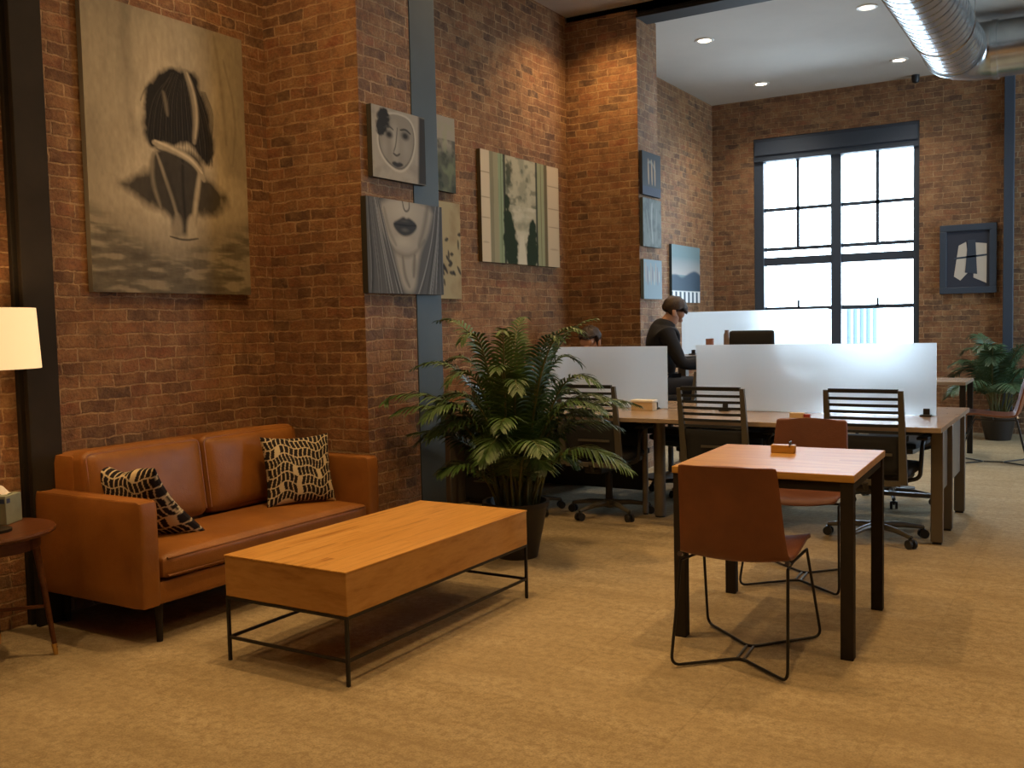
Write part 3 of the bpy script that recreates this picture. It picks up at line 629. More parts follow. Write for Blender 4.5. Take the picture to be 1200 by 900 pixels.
# ------------------------------------------------------------------ coffee table
T_ = thing('coffee_table', 'low rectangular mango wood coffee table on a thin black metal frame', 'table', (-2.832, 3.532, 0))
bx = MB().box(-.335,.335,-.695,.695,.278,.452); mk('wood_box', bx, M_WOODS, T_, bevel=.004)
mk('box_top', MB().box(-.337,.337,-.697,.697,.449,.456), M_WOODC, T_, bevel=.002)
g = MB(); z = .272
for x in (-.328,.328): g.box(x-.006,x+.006,-.69,.69,z-.006,z+.006)
for y in (-.69,.69): g.box(-.328,.328,y-.006,y+.006,z-.006,z+.006)
mk('top_rail', g, M_IRON, T_, weld=False)
g = MB()
for x in (-.328,.328): g.box(x-.005,x+.005,-.69,.69,.095,.107)
for y in (-.69,.69): g.box(-.328,.328,y-.005,y+.005,.095,.107)
mk('stretcher_frame', g, M_IRON, T_, weld=False)
for x in (-.328,.328):
    for y in (-.69,.69): mk('leg', MB().box(x-.007,x+.007,y-.007,y+.007,0,.278), M_IRON, T_, bevel=.002)

# ------------------------------------------------------------------ side table with lamp and tissue box
sx, sy = -4.08, 2.33; ST = thing('side_table', 'round dark walnut side table with splayed legs beside the sofa', 'table', (sx, sy, 0))
mk('table_top', MB().lathe([(.27,.548), (.288,.556), (.29,.564), (.286,.572)], n=48), M_WALNUT, ST)
mk('apron', MB().lathe([(.215,.49), (.225,.49), (.225,.55), (.215,.55)], n=40), M_WALNUT, ST)
for k in range(4):
    a = PI*.28+k*PI/2; ca, sa = math.cos(a), math.sin(a)
    l_ = mk('leg', MB().cyl((.20*ca,.20*sa,.54), (.262*ca,.262*sa,.03), .016, .010, n=14), M_WALNUT, ST)
    mk('foot_cap', MB().cyl((.258*ca,.258*sa,.05), (.2645*ca,.2645*sa,0), .0125, .009, n=14), M_BRASS, l_)
g = MB()
for k in range(2): a = PI*.28+k*PI/2; g.cyl((.24*math.cos(a),.24*math.sin(a),.22), (-.24*math.cos(a),-.24*math.sin(a),.22), .008, n=10)
mk('stretcher', g, M_WALNUT, ST)
LX, LY = -4.005, 2.345
LP = thing('table_lamp', 'glowing cream drum-shade lamp at the left edge on the round side table', 'lamp', (LX, LY, .572))
mk('lamp_base', MB().lathe([(.065,0), (.066,.012), (.016,.022), (.011,.05), (.010,.70)], n=32), M_STEELDARK, LP)
mk('bulb', MB().lathe([(.012,.74), (.03,.78), (.034,.81), (.02,.845), (.002,.855)], n=20), emit('bulb_glow', (1,.72,.38), 6), LP)
mk('lamp_shade', MB().lathe([(.212,.690), (.200,.944), (.197,.944), (.209,.690), (.212,.690)], n=56, capb=False, capt=False), M_SHADE, LP)
g = MB(); 
for k in range(3): a = k*2*PI/3; g.cyl((0,0,.70), (.207*math.cos(a),.207*math.sin(a),.70), .002, n=6)
mk('shade_ring', g, M_BRASS, LP)
l = bpy.data.lights.new('lamp_bulb', 'POINT'); l.energy = 9; l.color = (1,.62,.28); l.shadow_soft_size = .04
lo = bpy.data.objects.new('lamp_bulb', l); COL.objects.link(lo); lo.parent = LP; lo.location = (0,0,.88)
TB = thing('tissue_box', 'grey-green cube tissue box on the round side table', 'tissue box', (-4.175, 2.475, .572), math.radians(28))
mk('carton', MB().box(-.062,.062,-.062,.062,0,.128), M_TISSUE, TB, bevel=.003)
mk('tissue', MB().grid(lambda u, v: ((u-.5)*.09, (v-.5)*.05+.01*math.sin(u*9), .129+.035*math.sin(u*PI)*math.sin(v*PI)+.008*math.sin(u*13)), 12, 8), M_WHITE, TB)
mk('printed_mark', MB().box(.035,.056,-.0632,-.062,.095,.115).box(.062,.0632,-.055,-.03,.095,.115), M_BLUEINK, TB, weld=False)

# ------------------------------------------------------------------ square table and leather chairs
QT = thing('square_table', 'square pale wood table with dark metal legs in the foreground', 'table', (-1.245, 4.425, 0), math.radians(2.2))
mk('table_top', MB().box(-.385,.385,-.415,.415,.733,.764), M_WOODT, QT, bevel=.003)
g = MB()
for y in (-.385,.385): g.box(-.33,.33,y-.018,y+.018,.693,.732)
for x in (-.355,.355): g.box(x-.018,x+.018,-.36,.36,.693,.732)
mk('apron_frame', g, M_STEELDARK, QT, weld=False)
for x in (-.355,.355):
    for y in (-.385,.385): mk('leg', MB().box(x-.026,x+.026,y-.026,y+.026,0,.733), M_STEELDARK, QT, bevel=.003)
CB = thing('card_block', 'small pale wooden block with a slot on the square table', 'card holder', (-1.29, 4.60, .764), .1)
mk('block', MB().box(-.055,.055,-.025,.025,0,.038), M_WOODT, CB, bevel=.003); mk('slot_card', MB().box(.030,.034,-.03,.03,.03,.055), M_BLACK, CB)

def slope_chair(name, label, loc, rz, group=None):
    """local: faces +Y"""
    C = thing(name, label, 'chair', loc, rz, group)
    prof = [(.235,.437),(.22,.452),(.15,.452),(.05,.440),(-.05,.430),(-.13,.430),(-.185,.445),(-.222,.480),(-.245,.54),(-.268,.63),(-.292,.73),(-.315,.815),(-.322,.838)]
    def width(t):
        if t < .5: return .228-.010*t
        return .223-.034*((t-.5)/.5)
    def fn(u, t):
        s = t*(len(prof)-1); i = min(int(s), len(prof)-2); f = s-i
        p0 = prof[max(i-1,0)]; p1 = prof[i]; p2 = prof[i+1]; p3 = prof[min(i+2, len(prof)-1)]
        def cr(a, b, c, d): return .5*((2*b)+(-a+c)*f+(2*a-5*b+4*c-d)*f*f+(-a+3*b-3*c+d)*f**3)
        y, z = cr(p0[0],p1[0],p2[0],p3[0]), cr(p0[1],p1[1],p2[1],p3[1])
        a = u*2-1; wd = width(t)
        if t < .06: wd *= .93+.07*t/.06
        if t > .96: wd *= 1-.06*((t-.96)/.04)**2
        # dished: sides lift on the seat, come forward on the back
        k = max(0, min(1, (t-.45)/.15)); c = a*a*.030
        return (a*wd, y+c*k*1.2, z+c*(1-k)*.8-.004)
    sh = MB().grid(fn, 20, 44)
    o = mk('seat_shell', sh, [M_LEATH2, M_LEATHB], C, angle=80)
    so = o.modifiers.new('thick', 'SOLIDIFY'); so.thickness = .014; so.offset = -1; so.material_offset = 1; so.material_offset_rim = 0
    su = o.modifiers.new('soft', 'BEVEL'); su.width = .003; su.segments = 1; su.limit_method = 'ANGLE'
    r = .0062
    # wire sled: rear loop and front loop, each meeting at a centre link
    for nm, sgn in (('rear_wire', -1), ('front_wire', 1)):
        if sgn < 0: top = [(-.215,-.19,.425), (-.232,-.285,.012), (0,-.075,.008), (.232,-.285,.012), (.215,-.19,.425)]
        else: top = [(-.222,.16,.432), (-.252,.325,.012), (0,.075,.008), (.252,.325,.012), (.222,.16,.432)]
        pts = [Vector(p) for p in top]; path = bend(pts, .045, 6)
        mk(nm, MB().tube(path, r, 10), M_IRON, C)
    g = MB().box(-.018,-.010,-.082,.082,.003,.013).box(.010,.018,-.082,.082,.003,.013); mk('centre_link', g, M_CHGREY, C, weld=False)
    g = MB().tube([(-.222,.16,.430), (-.20,-.02,.414), (-.215,-.19,.424)], r, 8).tube([(.222,.16,.430), (.20,-.02,.414), (.215,-.19,.424)], r, 8).tube([(-.203,0,.414), (0,0,.408), (.203,0,.414)], r, 8)
    mk('under_seat_frame', g, M_IRON, C)
    for x in (-.216,.216): mk('rivet', MB().cyl((x,-.205,.452), (x,-.186,.446), .010, n=12), M_CHROME, C)
    return C
ch = slope_chair('leather_chair', 'brown leather wire-base chair seen from behind, nearest the camera', (-1.262, 3.915, 0), math.radians(4))
dup(ch, (-1.375, 5.235, 0), math.radians(183), 'tan leather wire-base chair facing the camera behind the square table')
dup(ch, (-.865, 10.16, 0), math.radians(96), 'leather wire-base chair in side view at the right edge, by the far palm')
FT = thing('small_table', 'small brown wooden table behind the frosted partition, beside the far palm', 'table', (-1.44, 10.45, 0))
mk('table_top', MB().box(-.34,.34,-.34,.34,.73,.762), M_DESK, FT, bevel=.003)
for x in (-.31,.31):
    for y in (-.31,.31): mk('leg', MB().box(x-.025,x+.025,y-.025,y+.025,0,.73), M_STEELDARK, FT)

# ------------------------------------------------------------------ desks
D = thing('bench_desk', 'long grey-brown double bench desk with metal panel legs', 'desk', (-2.4, 6.77, 0))
def dk(x0,x1,y0_,y1_,z0,z1): return (x0+2.4,x1+2.4,y0_-6.77,y1_-6.77,z0,z1)
mk('front_worktop', MB().box(*dk(-4.41,-.795,6.12,6.828,.712,.742)), M_DESK, D, bevel=.003)
mk('rear_worktop', MB().box(*dk(-4.41,-.795,6.842,7.55,.712,.742)), M_DESK, D, bevel=.003)
for (x0,x1,y0_,y1_) in ((-.885,-.815,6.36,6.405), (-.885,-.815,6.80,6.845), (-.885,-.815,7.46,7.505)):
    lg = mk('leg', MB().box(*dk(x0,x1,y0_,y1_,.012,.712)), M_LEG, D, bevel=.006); mk('foot_pad', MB().box(*dk(x0+.008,x1-.008,y0_+.005,y1_-.005,0,.014)), M_BLACK, lg)
mk('end_panel', MB().box(*dk(-.860,-.845,6.405,7.46,.30,.712)), M_LEG, D, bevel=.003)
for (x,y,r) in ((-2.70,6.46,.042), (-2.83,6.50,.022), (-2.70,7.35,.042)):
    lg = mk('leg', MB().cyl((x+2.4,y-6.77,.012), (x+2.4,y-6.77,.712), r, n=24), M_LEG, D); mk('foot_pad', MB().cyl((x+2.4,y-6.77,0), (x+2.4,y-6.77,.014), r*.85, n=20), M_BLACK, lg)
lg = mk('leg', MB().box(*dk(-4.38,-4.31,6.15,6.40,.0,.712)), M_LEG, D, bevel=.006); mk('leg', MB().box(*dk(-4.38,-4.31,7.46,7.505,.0,.712)), M_LEG, D, bevel=.006)
mk('dark_filler_panel', MB().box(*dk(-4.30,-2.95,6.79,6.81,.12,.70)), M_BLACK, D)  # added black sheet that darkens the space under the desk
g = MB(); g.box(*dk(-3.85,-.87,6.70,6.74,.64,.70)); g.box(*dk(-3.85,-.87,6.93,6.97,.64,.70)); mk('under_beam', g, M_STEELDARK, D, weld=False)
mk('cable_tray', MB().box(*dk(-3.6,-1.1,6.76,6.92,.56,.60)), M_STEELDARK, D)
mk('floor_rail', MB().box(*dk(-2.6,-.9,7.40,7.43,.10,.13)), M_LEG, D)
def panel(name, label, x0, x1, y, z0, z1, clamps):
    t = thing(name, label, 'partition', ((x0+x1)/2, y, z0)); hx = (x1-x0)/2
    mk('glass_sheet', MB().box(-hx,hx,-.006,.006,.004,z1-z0), M_FROST, t, bevel=.0015)
    for c in clamps: mk('clamp', MB().box(c-.035,c+.035,-.055,.055,0,.012).box(c-.02,c+.02,-.010,.010,0,.05), M_BLACK, t, bevel=.002, weld=False)
panel('frosted_partition', 'frosted glass desk partition left of the gap, behind the near palm', -3.86, -2.785, 6.835, .742, 1.215, (.44, -.44))
panel('frosted_partition', 'wide bright frosted glass desk partition right of the gap', -2.555, -.918, 6.835, .742, 1.222, (.76, -.6))
HD = thing('standing_desk', 'raised desk behind the partitions carrying a bottle and tumblers', 'desk', (-3.0, 9.0, 0))
mk('worktop', MB().box(-.62,.90,-.30,.36,1.03,1.06), M_DESK, HD, bevel=.003)
for x in (-.5,.78):
    mk('leg', MB().box(x-.04,x+.04,-.04,.04,.03,1.03), M_LEG, HD); mk('foot', MB().box(x-.04,x+.04,-.28,.32,0,.03), M_LEG, HD)
panel('frosted_partition', 'tall glowing frosted glass screen below the window', -3.62, -2.175, 9.28, 1.06, 1.487, (.6, -.6))
def jar(name, label, cat, x, y, z, prof, mt): return tag(mk(name, MB().lathe(prof, (0,0,0), 24), mt, loc=(x,y,z)), label, cat)
jar('tumbler', 'rose coloured tumbler on the raised desk, left of the bottle', 'cup', -3.22, 8.98, 1.06, [(.034,0),(.040,.165),(.037,.165),(.033,.01)], M_PINK)
jar('water_bottle', 'slim brown-grey bottle standing on the raised desk', 'bottle', -3.05, 8.98, 1.06, [(.030,0),(.032,.02),(.032,.20),(.022,.225),(.022,.245)], M_BOTTLE)
jar('plastic_tub', 'pale clear tub on the raised desk, right of the bottle', 'tub', -2.90, 8.98, 1.06, [(.055,0),(.060,.18),(.057,.18),(.052,.01)], plain('clear_pale_plastic', (.6,.66,.68), .3))
tb = thing('wooden_box', 'pale wooden box on the desk in front of the left frosted partition', 'box', (-2.92, 6.70, .742))
mk('box_body', MB().box(-.085,.085,-.045,.045,0,.062), M_BOX, tb, bevel=.003); mk('lid', MB().box(-.09,.09,-.05,.05,.062,.078), M_WHITE, tb, bevel=.003)
nb_ = thing('note_holder', 'small orange-lit note holder with a red clip on the wide desk', 'note holder', (-1.735, 6.52, .742))
mk('note_pad', MB().box(-.045,.045,-.03,.03,0,.030), M_BOX, nb_, bevel=.002); mk('red_clip', MB().box(.045,.085,-.015,.015,0,.022), M_RED, nb_, bevel=.002)

DC = thing('dark_filler_cabinet', 'added black low cabinet filling the dark under the desk end, behind the near palm', 'cabinet', (-4.13, 6.56, 0))  # added cabinet, stands in for the darkness below the worktop
mk('cabinet_body', MB().box(-.16,.16,-.24,.24,.03,.60), M_BLACK, DC, bevel=.004)
for k in range(3):
    dr_ = mk('drawer', MB().box(-.15,.15,-.256,-.241,.05+.18*k,.22+.18*k), M_BLACK, DC, bevel=.003); mk('handle', MB().box(-.06,.06,-.272,-.256,.18+.18*k,.19+.18*k), M_CHGREY, dr_)
mk('plinth', MB().box(-.14,.14,-.22,.22,0,.03), M_BLACK, DC)

# ------------------------------------------------------------------ office chairs
def office_chair(name, label, loc, rz, group, slats=True):
    """local: faces +Y; back at y about -0.35"""
    C = thing(name, label, 'office chair', loc, rz, group)
    hub = mk('hub', MB().lathe([(.035,.06),(.045,.075),(.045,.105),(.030,.12)], n=20), M_CHGREY, C)
    mk('gas_column', MB().cyl((0,0,.11),(0,0,.30),.026,n=20).cyl((0,0,.28),(0,0,.40),.018,n=20), M_BLACK, C)
    for k in range(5):
        a = PI/2+.3+k*2*PI/5; ca, sa = math.cos(a), math.sin(a)
        mk('base_arm', MB().tube([(.03*ca,.03*sa,.092),(.16*ca,.16*sa,.090),(.30*ca,.30*sa,.070)], [.022,.018,.013], 10), M_CHGREY, C)
        q = Vector((.30*ca,.30*sa,0)); n_ = Vector((-sa, ca, 0)); cs = MB()
        for s_ in (-1, 1): cs.cyl(q+n_*s_*.010+Vector((0,0,.028)), q+n_*s_*.026+Vector((0,0,.028)), .028, n=18)
        cs.cyl(q+Vector((0,0,.03)), q+Vector((0,0,.072)), .008, n=8).box(q.x-.014,q.x+.014,q.y-.014,q.y+.014,.045,.058)
        mk('caster', cs, M_BLACK, C)
    mk('seat', MB().rbox(-.235,.235,-.24,.23,.43,.485, r=.025, bulge=(0,0,.008), n=8), M_BLACKFAB, C)
    mk('seat_pan', MB().rbox(-.20,.20,-.20,.18,.385,.432, r=.02, n=5), M_CHGREY, C)
    mk('tilt_box', MB().rbox(-.07,.07,-.26,.08,.335,.392, r=.015, n=4), M_BLACK, C)
    # back: rises from z .42 to .97, leaning away
    bx_ = lambda z: -.275-.16*max(0, (z-.42))**1.1
    for s_ in (-1, 1):
        path = [(s_*.215, bx_(z)-.0, z) for z in (.40,.50,.62,.75,.87,.965)]
        g = MB()
        for i in range(len(path)-1):
            a, b = Vector(path[i]), Vector(path[i+1]); w0, w1 = .024-.002*i, .022-.002*i
            vs = [(a.x-w0,a.y-.012,a.z),(a.x+w0,a.y-.012,a.z),(a.x+w0,a.y+.012,a.z),(a.x-w0,a.y+.012,a.z),(b.x-w1,b.y-.012,b.z),(b.x+w1,b.y-.012,b.z),(b.x+w1,b.y+.012,b.z),(b.x-w1,b.y+.012,b.z)]
            g.add(vs, [(0,1,2,3)[::-1],(4,5,6,7),(0,1,5,4),(1,2,6,5),(2,3,7,6),(3,0,4,7)])
        mk('back_upright', g, M_CHGREY, C)
    def bar(z, h, dpt, m_, nm, cur=.03):
        g = MB(); n = 10
        for i in range(n):
            x0_, x1_ = -.2+.4*i/n, -.2+.4*(i+1)/n
            f = lambda x: bx_(z)-cur*(1-(x/.2)**2)
            vs = [(x0_,f(x0_)-dpt,z-h),(x1_,f(x1_)-dpt,z-h),(x1_,f(x1_)+dpt,z-h),(x0_,f(x0_)+dpt,z-h),(x0_,f(x0_)-dpt,z+h),(x1_,f(x1_)-dpt,z+h),(x1_,f(x1_)+dpt,z+h),(x0_,f(x0_)+dpt,z+h)]
            g.add(vs, [(3,2,1,0),(4,5,6,7),(0,1,5,4),(2,3,7,6)]+([(3,0,4,7)] if i == 0 else [])+([(1,2,6,5)] if i == n-1 else []))
        mk(nm, g, m_, C, weld=True)
    bar(.962, .012, .013, M_BLACK, 'top_bar', .0)
    for k in range(6): bar(.915-k*.040, .0085, .006, M_BLACKFAB, 'slat', .012)
    g = MB().grid(lambda u, v: (-.2+.4*u, bx_(.46+.23*v)-.014*(1-(u*2-1)**2), .46+.23*v), 8, 5); o = mk('mesh_panel', g, M_BLACKFAB, C); so = o.modifiers.new('t', 'SOLIDIFY'); so.thickness = .008
    bar(.405, .016, .014, M_CHGREY, 'bottom_bar', .0)
    mk('lumbar_bar', MB().box(-.08,.16,-.325,-.315,.575,.590), M_CHGREY, C)
    mk('back_support', MB().tube([(0,-.20,.37),(0,-.26,.37),(0,-.285,.41)], .02, 10), M_BLACK, C)
    for s_ in (-1, 1):
        mk('armrest', MB().tube(bend([(s_*.20,-.10,.40),(s_*.275,-.10,.42),(s_*.285,-.08,.64),(s_*.285,.10,.655)], .05), .013, 10).rbox(s_*.285-.035,s_*.285+.035,-.10,.14,.648,.672,r=.01,n=4), M_BLACK, C)
    return C
oc = office_chair('office_chair', 'slatted-back office chair at the left desk behind the near palm', (-3.06, 6.37, 0), math.radians(0), 'slatted office chairs')
dup(oc, (-3.72, 6.24, 0), math.radians(8), 'dark office chair mostly hidden behind the near palm, left end of the desk')
dup(oc, (-2.13, 6.34, 0), math.radians(-3), 'slatted-back office chair between desk legs, left of the tan leather chair')
dup(oc, (-1.20, 6.36, 0), math.radians(-2), 'slatted-back office chair at the right end of the desk')
dup(oc, (-1.35, 7.72, 0), math.radians(176), 'office chair on the rear side of the desk, right end, seen under the worktop')
dup(oc, (-2.32, 7.93, 0), math.radians(180), 'office chair under the blurred seated person behind the wide partition')
dup(oc, (-3.93, 7.86, 0), math.radians(180), 'office chair under the person hidden behind the left partition')
dup(oc, (-2.88, 7.50, 0), math.radians(160), 'office chair standing in the gap between the two frosted partitions')
# tall chairs at the raised desk
def task_chair(label, loc, rz, top=1.305):
    C = thing('drafting_chair', label, 'chair', loc, rz)
    mk('base', MB().lathe([(.24,0),(.24,.02),(.05,.05),(.03,.06)], n=32), M_STEELDARK, C); mk('gas_column', MB().cyl((0,0,.05),(0,0,.70),.025,n=16), M_BLACK, C)
    mk('seat', MB().rbox(-.23,.23,-.22,.22,.70,.76,r=.03,n=6), M_BLACKFAB, C)
    mk('backrest', MB().rbox(-.20,.20,-.27,-.23,.84,top,r=.045,bulge=(0,.01,0),n=10), M_BLACKFAB, C); mk('back_stem', MB().tube([(0,-.10,.69),(0,-.24,.70),(0,-.262,.95)], .018, 8), M_BLACK, C)
    return C
tc = task_chair('tall chair with dark rounded backrest at the raised desk, empty', (-2.62, 8.62, 0), 0)
task_chair('tall dark chair carrying the person in black', (-3.285, 8.12, 0), math.radians(-58), 1.18)

# ------------------------------------------------------------------ people (skinned bodies)
def skin_obj(name, pts, edges, mt, parent=None, levels=2):
    """pts: {key:(x,y,z,r)}; first key is the root"""
    keys = list(pts); me = bpy.data.meshes.new(name); me.from_pydata([pts[k][:3] for k in keys], [(keys.index(a), keys.index(b)) for a, b in edges], [])
    me.materials.append(mt); b = bmesh.new(); b.from_mesh(me); lay = b.verts.layers.skin.verify(); b.verts.ensure_lookup_table()
    for i, k in enumerate(keys):
        r = pts[k][3]; b.verts[i][lay].radius = (r, r) if not isinstance(r, tuple) else r; b.verts[i][lay].use_root = (i == 0)
    b.to_mesh(me); b.free(); o = bpy.data.objects.new(name, me); COL.objects.link(o)
    if parent: o.parent = parent
    sk = o.modifiers.new('skin', 'SKIN'); sk.use_smooth_shade = True; sk.use_x_symmetry = False
    ss = o.modifiers.new('sub', 'SUBSURF'); ss.levels = levels; ss.render_levels = levels
    return o
def person(label, loc, rz, seat_z, lean, top_mat, tall=0.0, head_fwd=.0, reach=.62):
    P = thing('person', label, 'person', loc, rz)
    z0 = seat_z+.09; s = math.sin(lean); c = math.cos(lean)
    sp = lambda h, f=0: (0, -.10+h*s+f*c, z0+h*c-f*s)
    body = {'pelvis': (*sp(0), .125), 'waist': (*sp(.18), .115), 'chest': (*sp(.36), .135), 'upper': (*sp(.46), .095), 'neck': (*sp(.55), .052)}
    hx = head_fwd; nk = Vector(sp(.55)); 
    hd = lambda u, f: tuple(nk+Vector((0, u*math.sin(lean+hx)+f*math.cos(lean+hx), u*math.cos(lean+hx)-f*math.sin(lean+hx))))
    body.update({'skull_low': (*hd(.07,.02), .062), 'skull': (*hd(.15,.02), .088), 'crown': (*hd(.205,.005), .070), 'nose_root': (*hd(.115,.085), .030), 'nose': (*hd(.105,.118), .012), 'chin': (*hd(.035,.085), .028)})
    E = [('pelvis','waist'),('waist','chest'),('chest','upper'),('upper','neck'),('neck','skull_low'),('skull_low','skull'),('skull','crown'),('skull','nose_root'),('nose_root','nose'),('skull_low','chin')]
    foot = .0
    jk = {k: body[k] for k in ('pelvis','waist','chest','upper')}; JE = [('pelvis','waist'),('waist','chest'),('chest','upper')]
    jk = {k: (*v[:3], v[3]+.030) for k, v in jk.items()}
    jk['shoulders'] = (*sp(.52), .125); JE.append(('upper','shoulders')); jk['collar'] = (*sp(.60,.012), .080); JE.append(('shoulders','collar'))
    tr = {'pelvis': (*body['pelvis'][:3], .135)}; TE = []
    for sd, n in ((-1,'l'), (1,'r')):
        sh = Vector(sp(.46)); sh.x = sd*.175; el = Vector((sd*.235, sh.y+.12, sh.z-.27)); ha = Vector((sd*.13, -.10+reach, min(el.z+.02, z0+.30)))
        A = {n+'_sh': (*sh, .060), n+'_ua': (*(sh+(el-sh)*.5), .048), n+'_el': (*el, .040), n+'_fa': (*(el+(ha-el)*.45), .037), n+'_wr': (*ha, .026)}
        body.update(A); E += [('upper', n+'_sh'), (n+'_sh', n+'_ua'), (n+'_ua', n+'_el'), (n+'_el', n+'_fa'), (n+'_fa', n+'_wr')]
        for k in ('_sh','_ua','_el','_fa'): jk[n+k] = (*A[n+k][:3], A[n+k][3]+.020)
        jk[n+'_cuff'] = (*(el+(ha-el)*.88), .040); JE += [('upper',n+'_sh'),(n+'_sh',n+'_ua'),(n+'_ua',n+'_el'),(n+'_el',n+'_fa'),(n+'_fa',n+'_cuff')]
        dr = (ha-el).normalized(); dr.z *= .3; dr.normalize(); sdv = Vector((dr.y, -dr.x, 0)); pm = ha+dr*.05; body[n+'_palm'] = (*pm, (.032,.018)); E.append((n+'_wr', n+'_palm'))
        for f, (off, ln) in enumerate(((-.026,.062),(-.009,.074),(.009,.070),(.026,.055))):
            b0 = ha+dr*.088+sdv*off; b1 = b0+dr*ln*.5+Vector((0,0,-.006)); b2 = b0+dr*ln*.85+Vector((0,0,-.026))
            for q, (pp, r) in enumerate(((b0,.010),(b1,.009),(b2,.0075))): body[f'{n}_f{f}{q}'] = (*pp, r)
            E += [(n+'_palm', f'{n}_f{f}0'), (f'{n}_f{f}0', f'{n}_f{f}1'), (f'{n}_f{f}1', f'{n}_f{f}2')]
        t0 = ha+dr*.035-sdv*sd*-.030*(-1); t1 = t0+dr*.035-sdv*sd*.020; body[n+'_t0'] = (*t0, .011); body[n+'_t1'] = (*t1, .009); E += [(n+'_palm', n+'_t0'), (n+'_t0', n+'_t1')]
        hp = Vector((sd*.095, -.06, z0-.02)); kn = Vector((sd*.14, .34, z0+.0)); an = Vector((sd*.13, .30, max(.09, z0-.46))); to = an+Vector((0,.15,-.045))
        B = {n+'_hip': (*hp, .085), n+'_th': (*((hp+kn)/2), .074), n+'_kn': (*kn, .056), n+'_cf': (*(kn+(an-kn)*.35), .052), n+'_an': (*an, .036), n+'_toe': (*to, .034)}
        body.update(B); E += [('pelvis',n+'_hip'),(n+'_hip',n+'_th'),(n+'_th',n+'_kn'),(n+'_kn',n+'_cf'),(n+'_cf',n+'_an'),(n+'_an',n+'_toe')]
        for k in ('_hip','_th','_kn','_cf','_an'): tr[n+k] = (*B[n+k][:3], B[n+k][3]+.013)
        TE += [('pelvis',n+'_hip'),(n+'_hip',n+'_th'),(n+'_th',n+'_kn'),(n+'_kn',n+'_cf'),(n+'_cf',n+'_an')]
        mk('shoe', MB().rbox(an.x-.045,an.x+.045,an.y-.07,an.y+.21,an.z-.09,an.z-.005,r=.035,n=6), M_SHOE, P)
        mk('ear', MB().rbox(sd*.088-.008,sd*.088+.008,-.018,.018,-.030,.030,r=.008,n=4,M=Matrix.Translation(hd(.115,.0))), M_SKIN, P)
    skin_obj('body', body, E, M_SKIN, P); skin_obj('jacket', jk, JE, top_mat, P); skin_obj('trousers', tr, TE, M_TROUS, P)
    hc = Vector(hd(.165,-.012)); hr = MB()
    def hf(u, v):
        th_ = u*2*PI; ph = v*PI*.76; r = .102+.006*math.sin(th_*9)*math.sin(ph*5); p = Vector((math.sin(ph)*math.cos(th_)*.93, math.sin(ph)*math.sin(th_)*1.12, math.cos(ph)*1.02))*r
        if p.y > .03: p.z = max(p.z, .035)
        q = Matrix.Rotation(-(lean+hx), 3, 'X') @ p; return hc+q
    hr.grid(hf, 32, 16); o = mk('hair', hr, M_HAIR, P, angle=80); so = o.modifiers.new('t', 'SOLIDIFY'); so.thickness = .012
    return P
person('person in a black jacket seated in the gap between partitions, head bowed', (-3.285, 8.12, 0), math.radians(-58), .745, .10, M_JACKET, head_fwd=.60)
person('person in a grey-brown top blurred behind the wide frosted partition', (-2.22, 7.92, 0), math.radians(180), .475, .74, M_SHIRT, head_fwd=.15)
person('person behind the left frosted partition, only dark hair showing over it', (-3.93, 7.82, 0), math.radians(180), .475, .06, M_JACKET, head_fwd=.30)

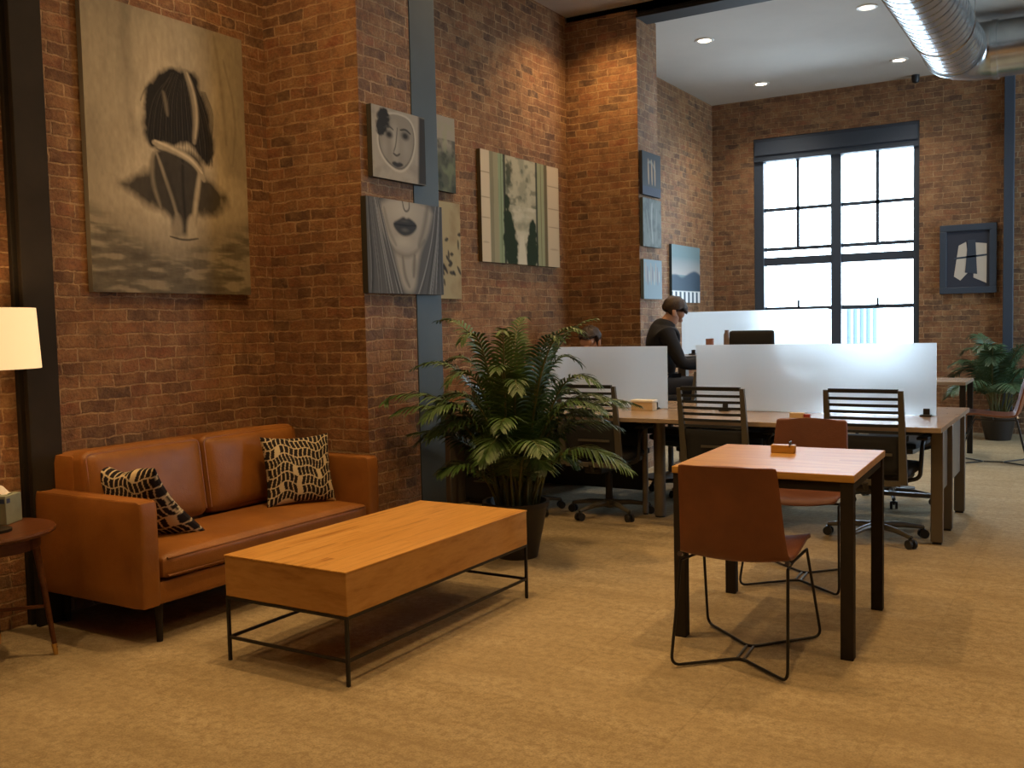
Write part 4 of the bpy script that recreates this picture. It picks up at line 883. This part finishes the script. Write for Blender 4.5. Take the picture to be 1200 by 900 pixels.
# ------------------------------------------------------------------ palms
def palm(name, label, loc, seed, fronds, hstem, reach, pot, leafm, ll=.30, extra=(), xmin=-3.66, ymax=99):
    P = thing(name, label, 'potted plant', loc); rnd = random.Random(seed); r0, r1, hp = pot
    mk('pot', MB().lathe([(r0,0),(r1,hp-.03),(r1+.012,hp-.03),(r1+.014,hp),(r1-.004,hp),(r1-.012,hp-.05),(r1-.014,hp-.055)], n=40, capt=False), M_POT, P)
    mk('soil', MB().lathe([(r1-.016,hp-.075),(r1-.014,hp-.055),(r1*.5,hp-.045),(.01,hp-.04)], n=30), M_SOIL, P)
    specs = list(extra)
    for k in range(fronds):
        az = k*2.399+rnd.uniform(-.3,.3); lvl = (k+.5)/fronds
        specs.append((az, hstem*(.50+.62*lvl)*rnd.uniform(.9,1.1), reach*(1.05-.45*lvl)*rnd.uniform(.8,1.15), rnd.uniform(.10,.26)*(1.25-.8*lvl)))
    for az, hs, rc, dp in specs:
        ca, sa = math.cos(az), math.sin(az); b = Vector((rnd.uniform(-.06,.06)+.05*ca, rnd.uniform(-.06,.06)+.05*sa, hp-.06))
        p0 = b; p1 = b+Vector((ca*rc*.12, sa*rc*.12, hs*.62)); p2 = b+Vector((ca*rc*.45, sa*rc*.45, hs*1.08)); p3 = b+Vector((ca*rc, sa*rc, hs*1.02-dp))
        N = 22; path = []
        for i in range(N+1):
            t = i/N; q_ = ((1-t)**3*p0+3*t*(1-t)**2*p1+3*t*t*(1-t)*p2+t**3*p3); q_.x = max(q_.x, xmin-loc[0]+.03*t); path.append(q_)
        F = thing_part = None
        g = MB(); g.tube(path, [.0075*(1-.80*i/N)+.001 for i in range(N+1)], 6)
        st = mk('frond_stem', g, M_STEM, P, weld=False, angle=80)
        cum = [0]
        for i in range(N): cum.append(cum[-1]+(path[i+1]-path[i]).length)
        lf = MB(); n = 36
        for i in range(n):
            q = i/(n-1); tl = cum[-1]*(.34+.66*q); j = 0
            while j < N-1 and cum[j+1] < tl: j += 1
            f = (tl-cum[j])/max(1e-6, cum[j+1]-cum[j]); p = path[j].lerp(path[j+1], f); tg = (path[j+1]-path[j]).normalized()
            side = tg.cross(Vector((0,0,1))); side = side.normalized() if side.length > 1e-3 else Vector((-sa,ca,0)); up = side.cross(tg)
            L_ = ll*(.60+.55*math.sin(PI*min(1, q*.9+.08)))*(1-.62*q*q)*rnd.uniform(.88,1.08)
            for sd in (-1, 1):
                d = (side*sd*(.90-.35*q)+tg*(.42+.35*q)+up*rnd.uniform(.10,.35)).normalized(); wv = d.cross(up).normalized(); wd = .0075*rnd.uniform(.8,1.2)
                k_ = 5; vs = []
                for m_ in range(k_+1):
                    e_ = m_/k_; c_ = p+d*L_*e_+Vector((0,0,-1))*L_*(.50*e_*e_)+Vector((0,0,.001)); c_.x = max(c_.x, xmin-loc[0]); c_.y = min(c_.y, ymax-loc[1]); w_ = wd*(math.sin(PI*min(1, .12+.88*e_))**.6 if e_ < 1 else .08)
                    vs += [c_-wv*w_+up*w_*.35, c_, c_+wv*w_+up*w_*.35]
                fs = []
                for m_ in range(k_): a = m_*3; fs += [(a,a+1,a+4,a+3),(a+1,a+2,a+5,a+4)]
                lf.add(vs, fs)
        mk('frond', lf, leafm, st, weld=False, angle=80)
    return P
A = math.radians
palm('potted_palm', 'bushy areca palm in a dark pot behind the coffee table', (-3.02, 4.99, 0), 11, 30, .96, .56, (.125,.190,.34), M_LEAF, .215,
     extra=((A(28), 1.02, .46, -.10), (A(35), .70, .62, .10), (A(212), .78, .80, .12), (A(205), .95, .55, .10), (A(225), .70, .62, .10), (A(20), .78, .60, .16), (A(100), 1.12, .35, -.02), (A(300), 1.08, .3, .02), (A(200), .50, .58, .05), (A(260), .42, .30, .10), (A(330), .40, .34, .12), (A(290), .55, .28, .05), (A(235), .34, .36, .08), (A(10), .38, .30, .10), (A(180), 1.15, .50, .02), (A(350), 1.1, .42, .04)))
palm('potted_palm', 'leafy palm in a dark pot against the far wall, right of the window', (-.98, 12.05, 0), 5, 24, .80, .62, (.13,.19,.32), M_LEAF2, .26, ymax=12.60)
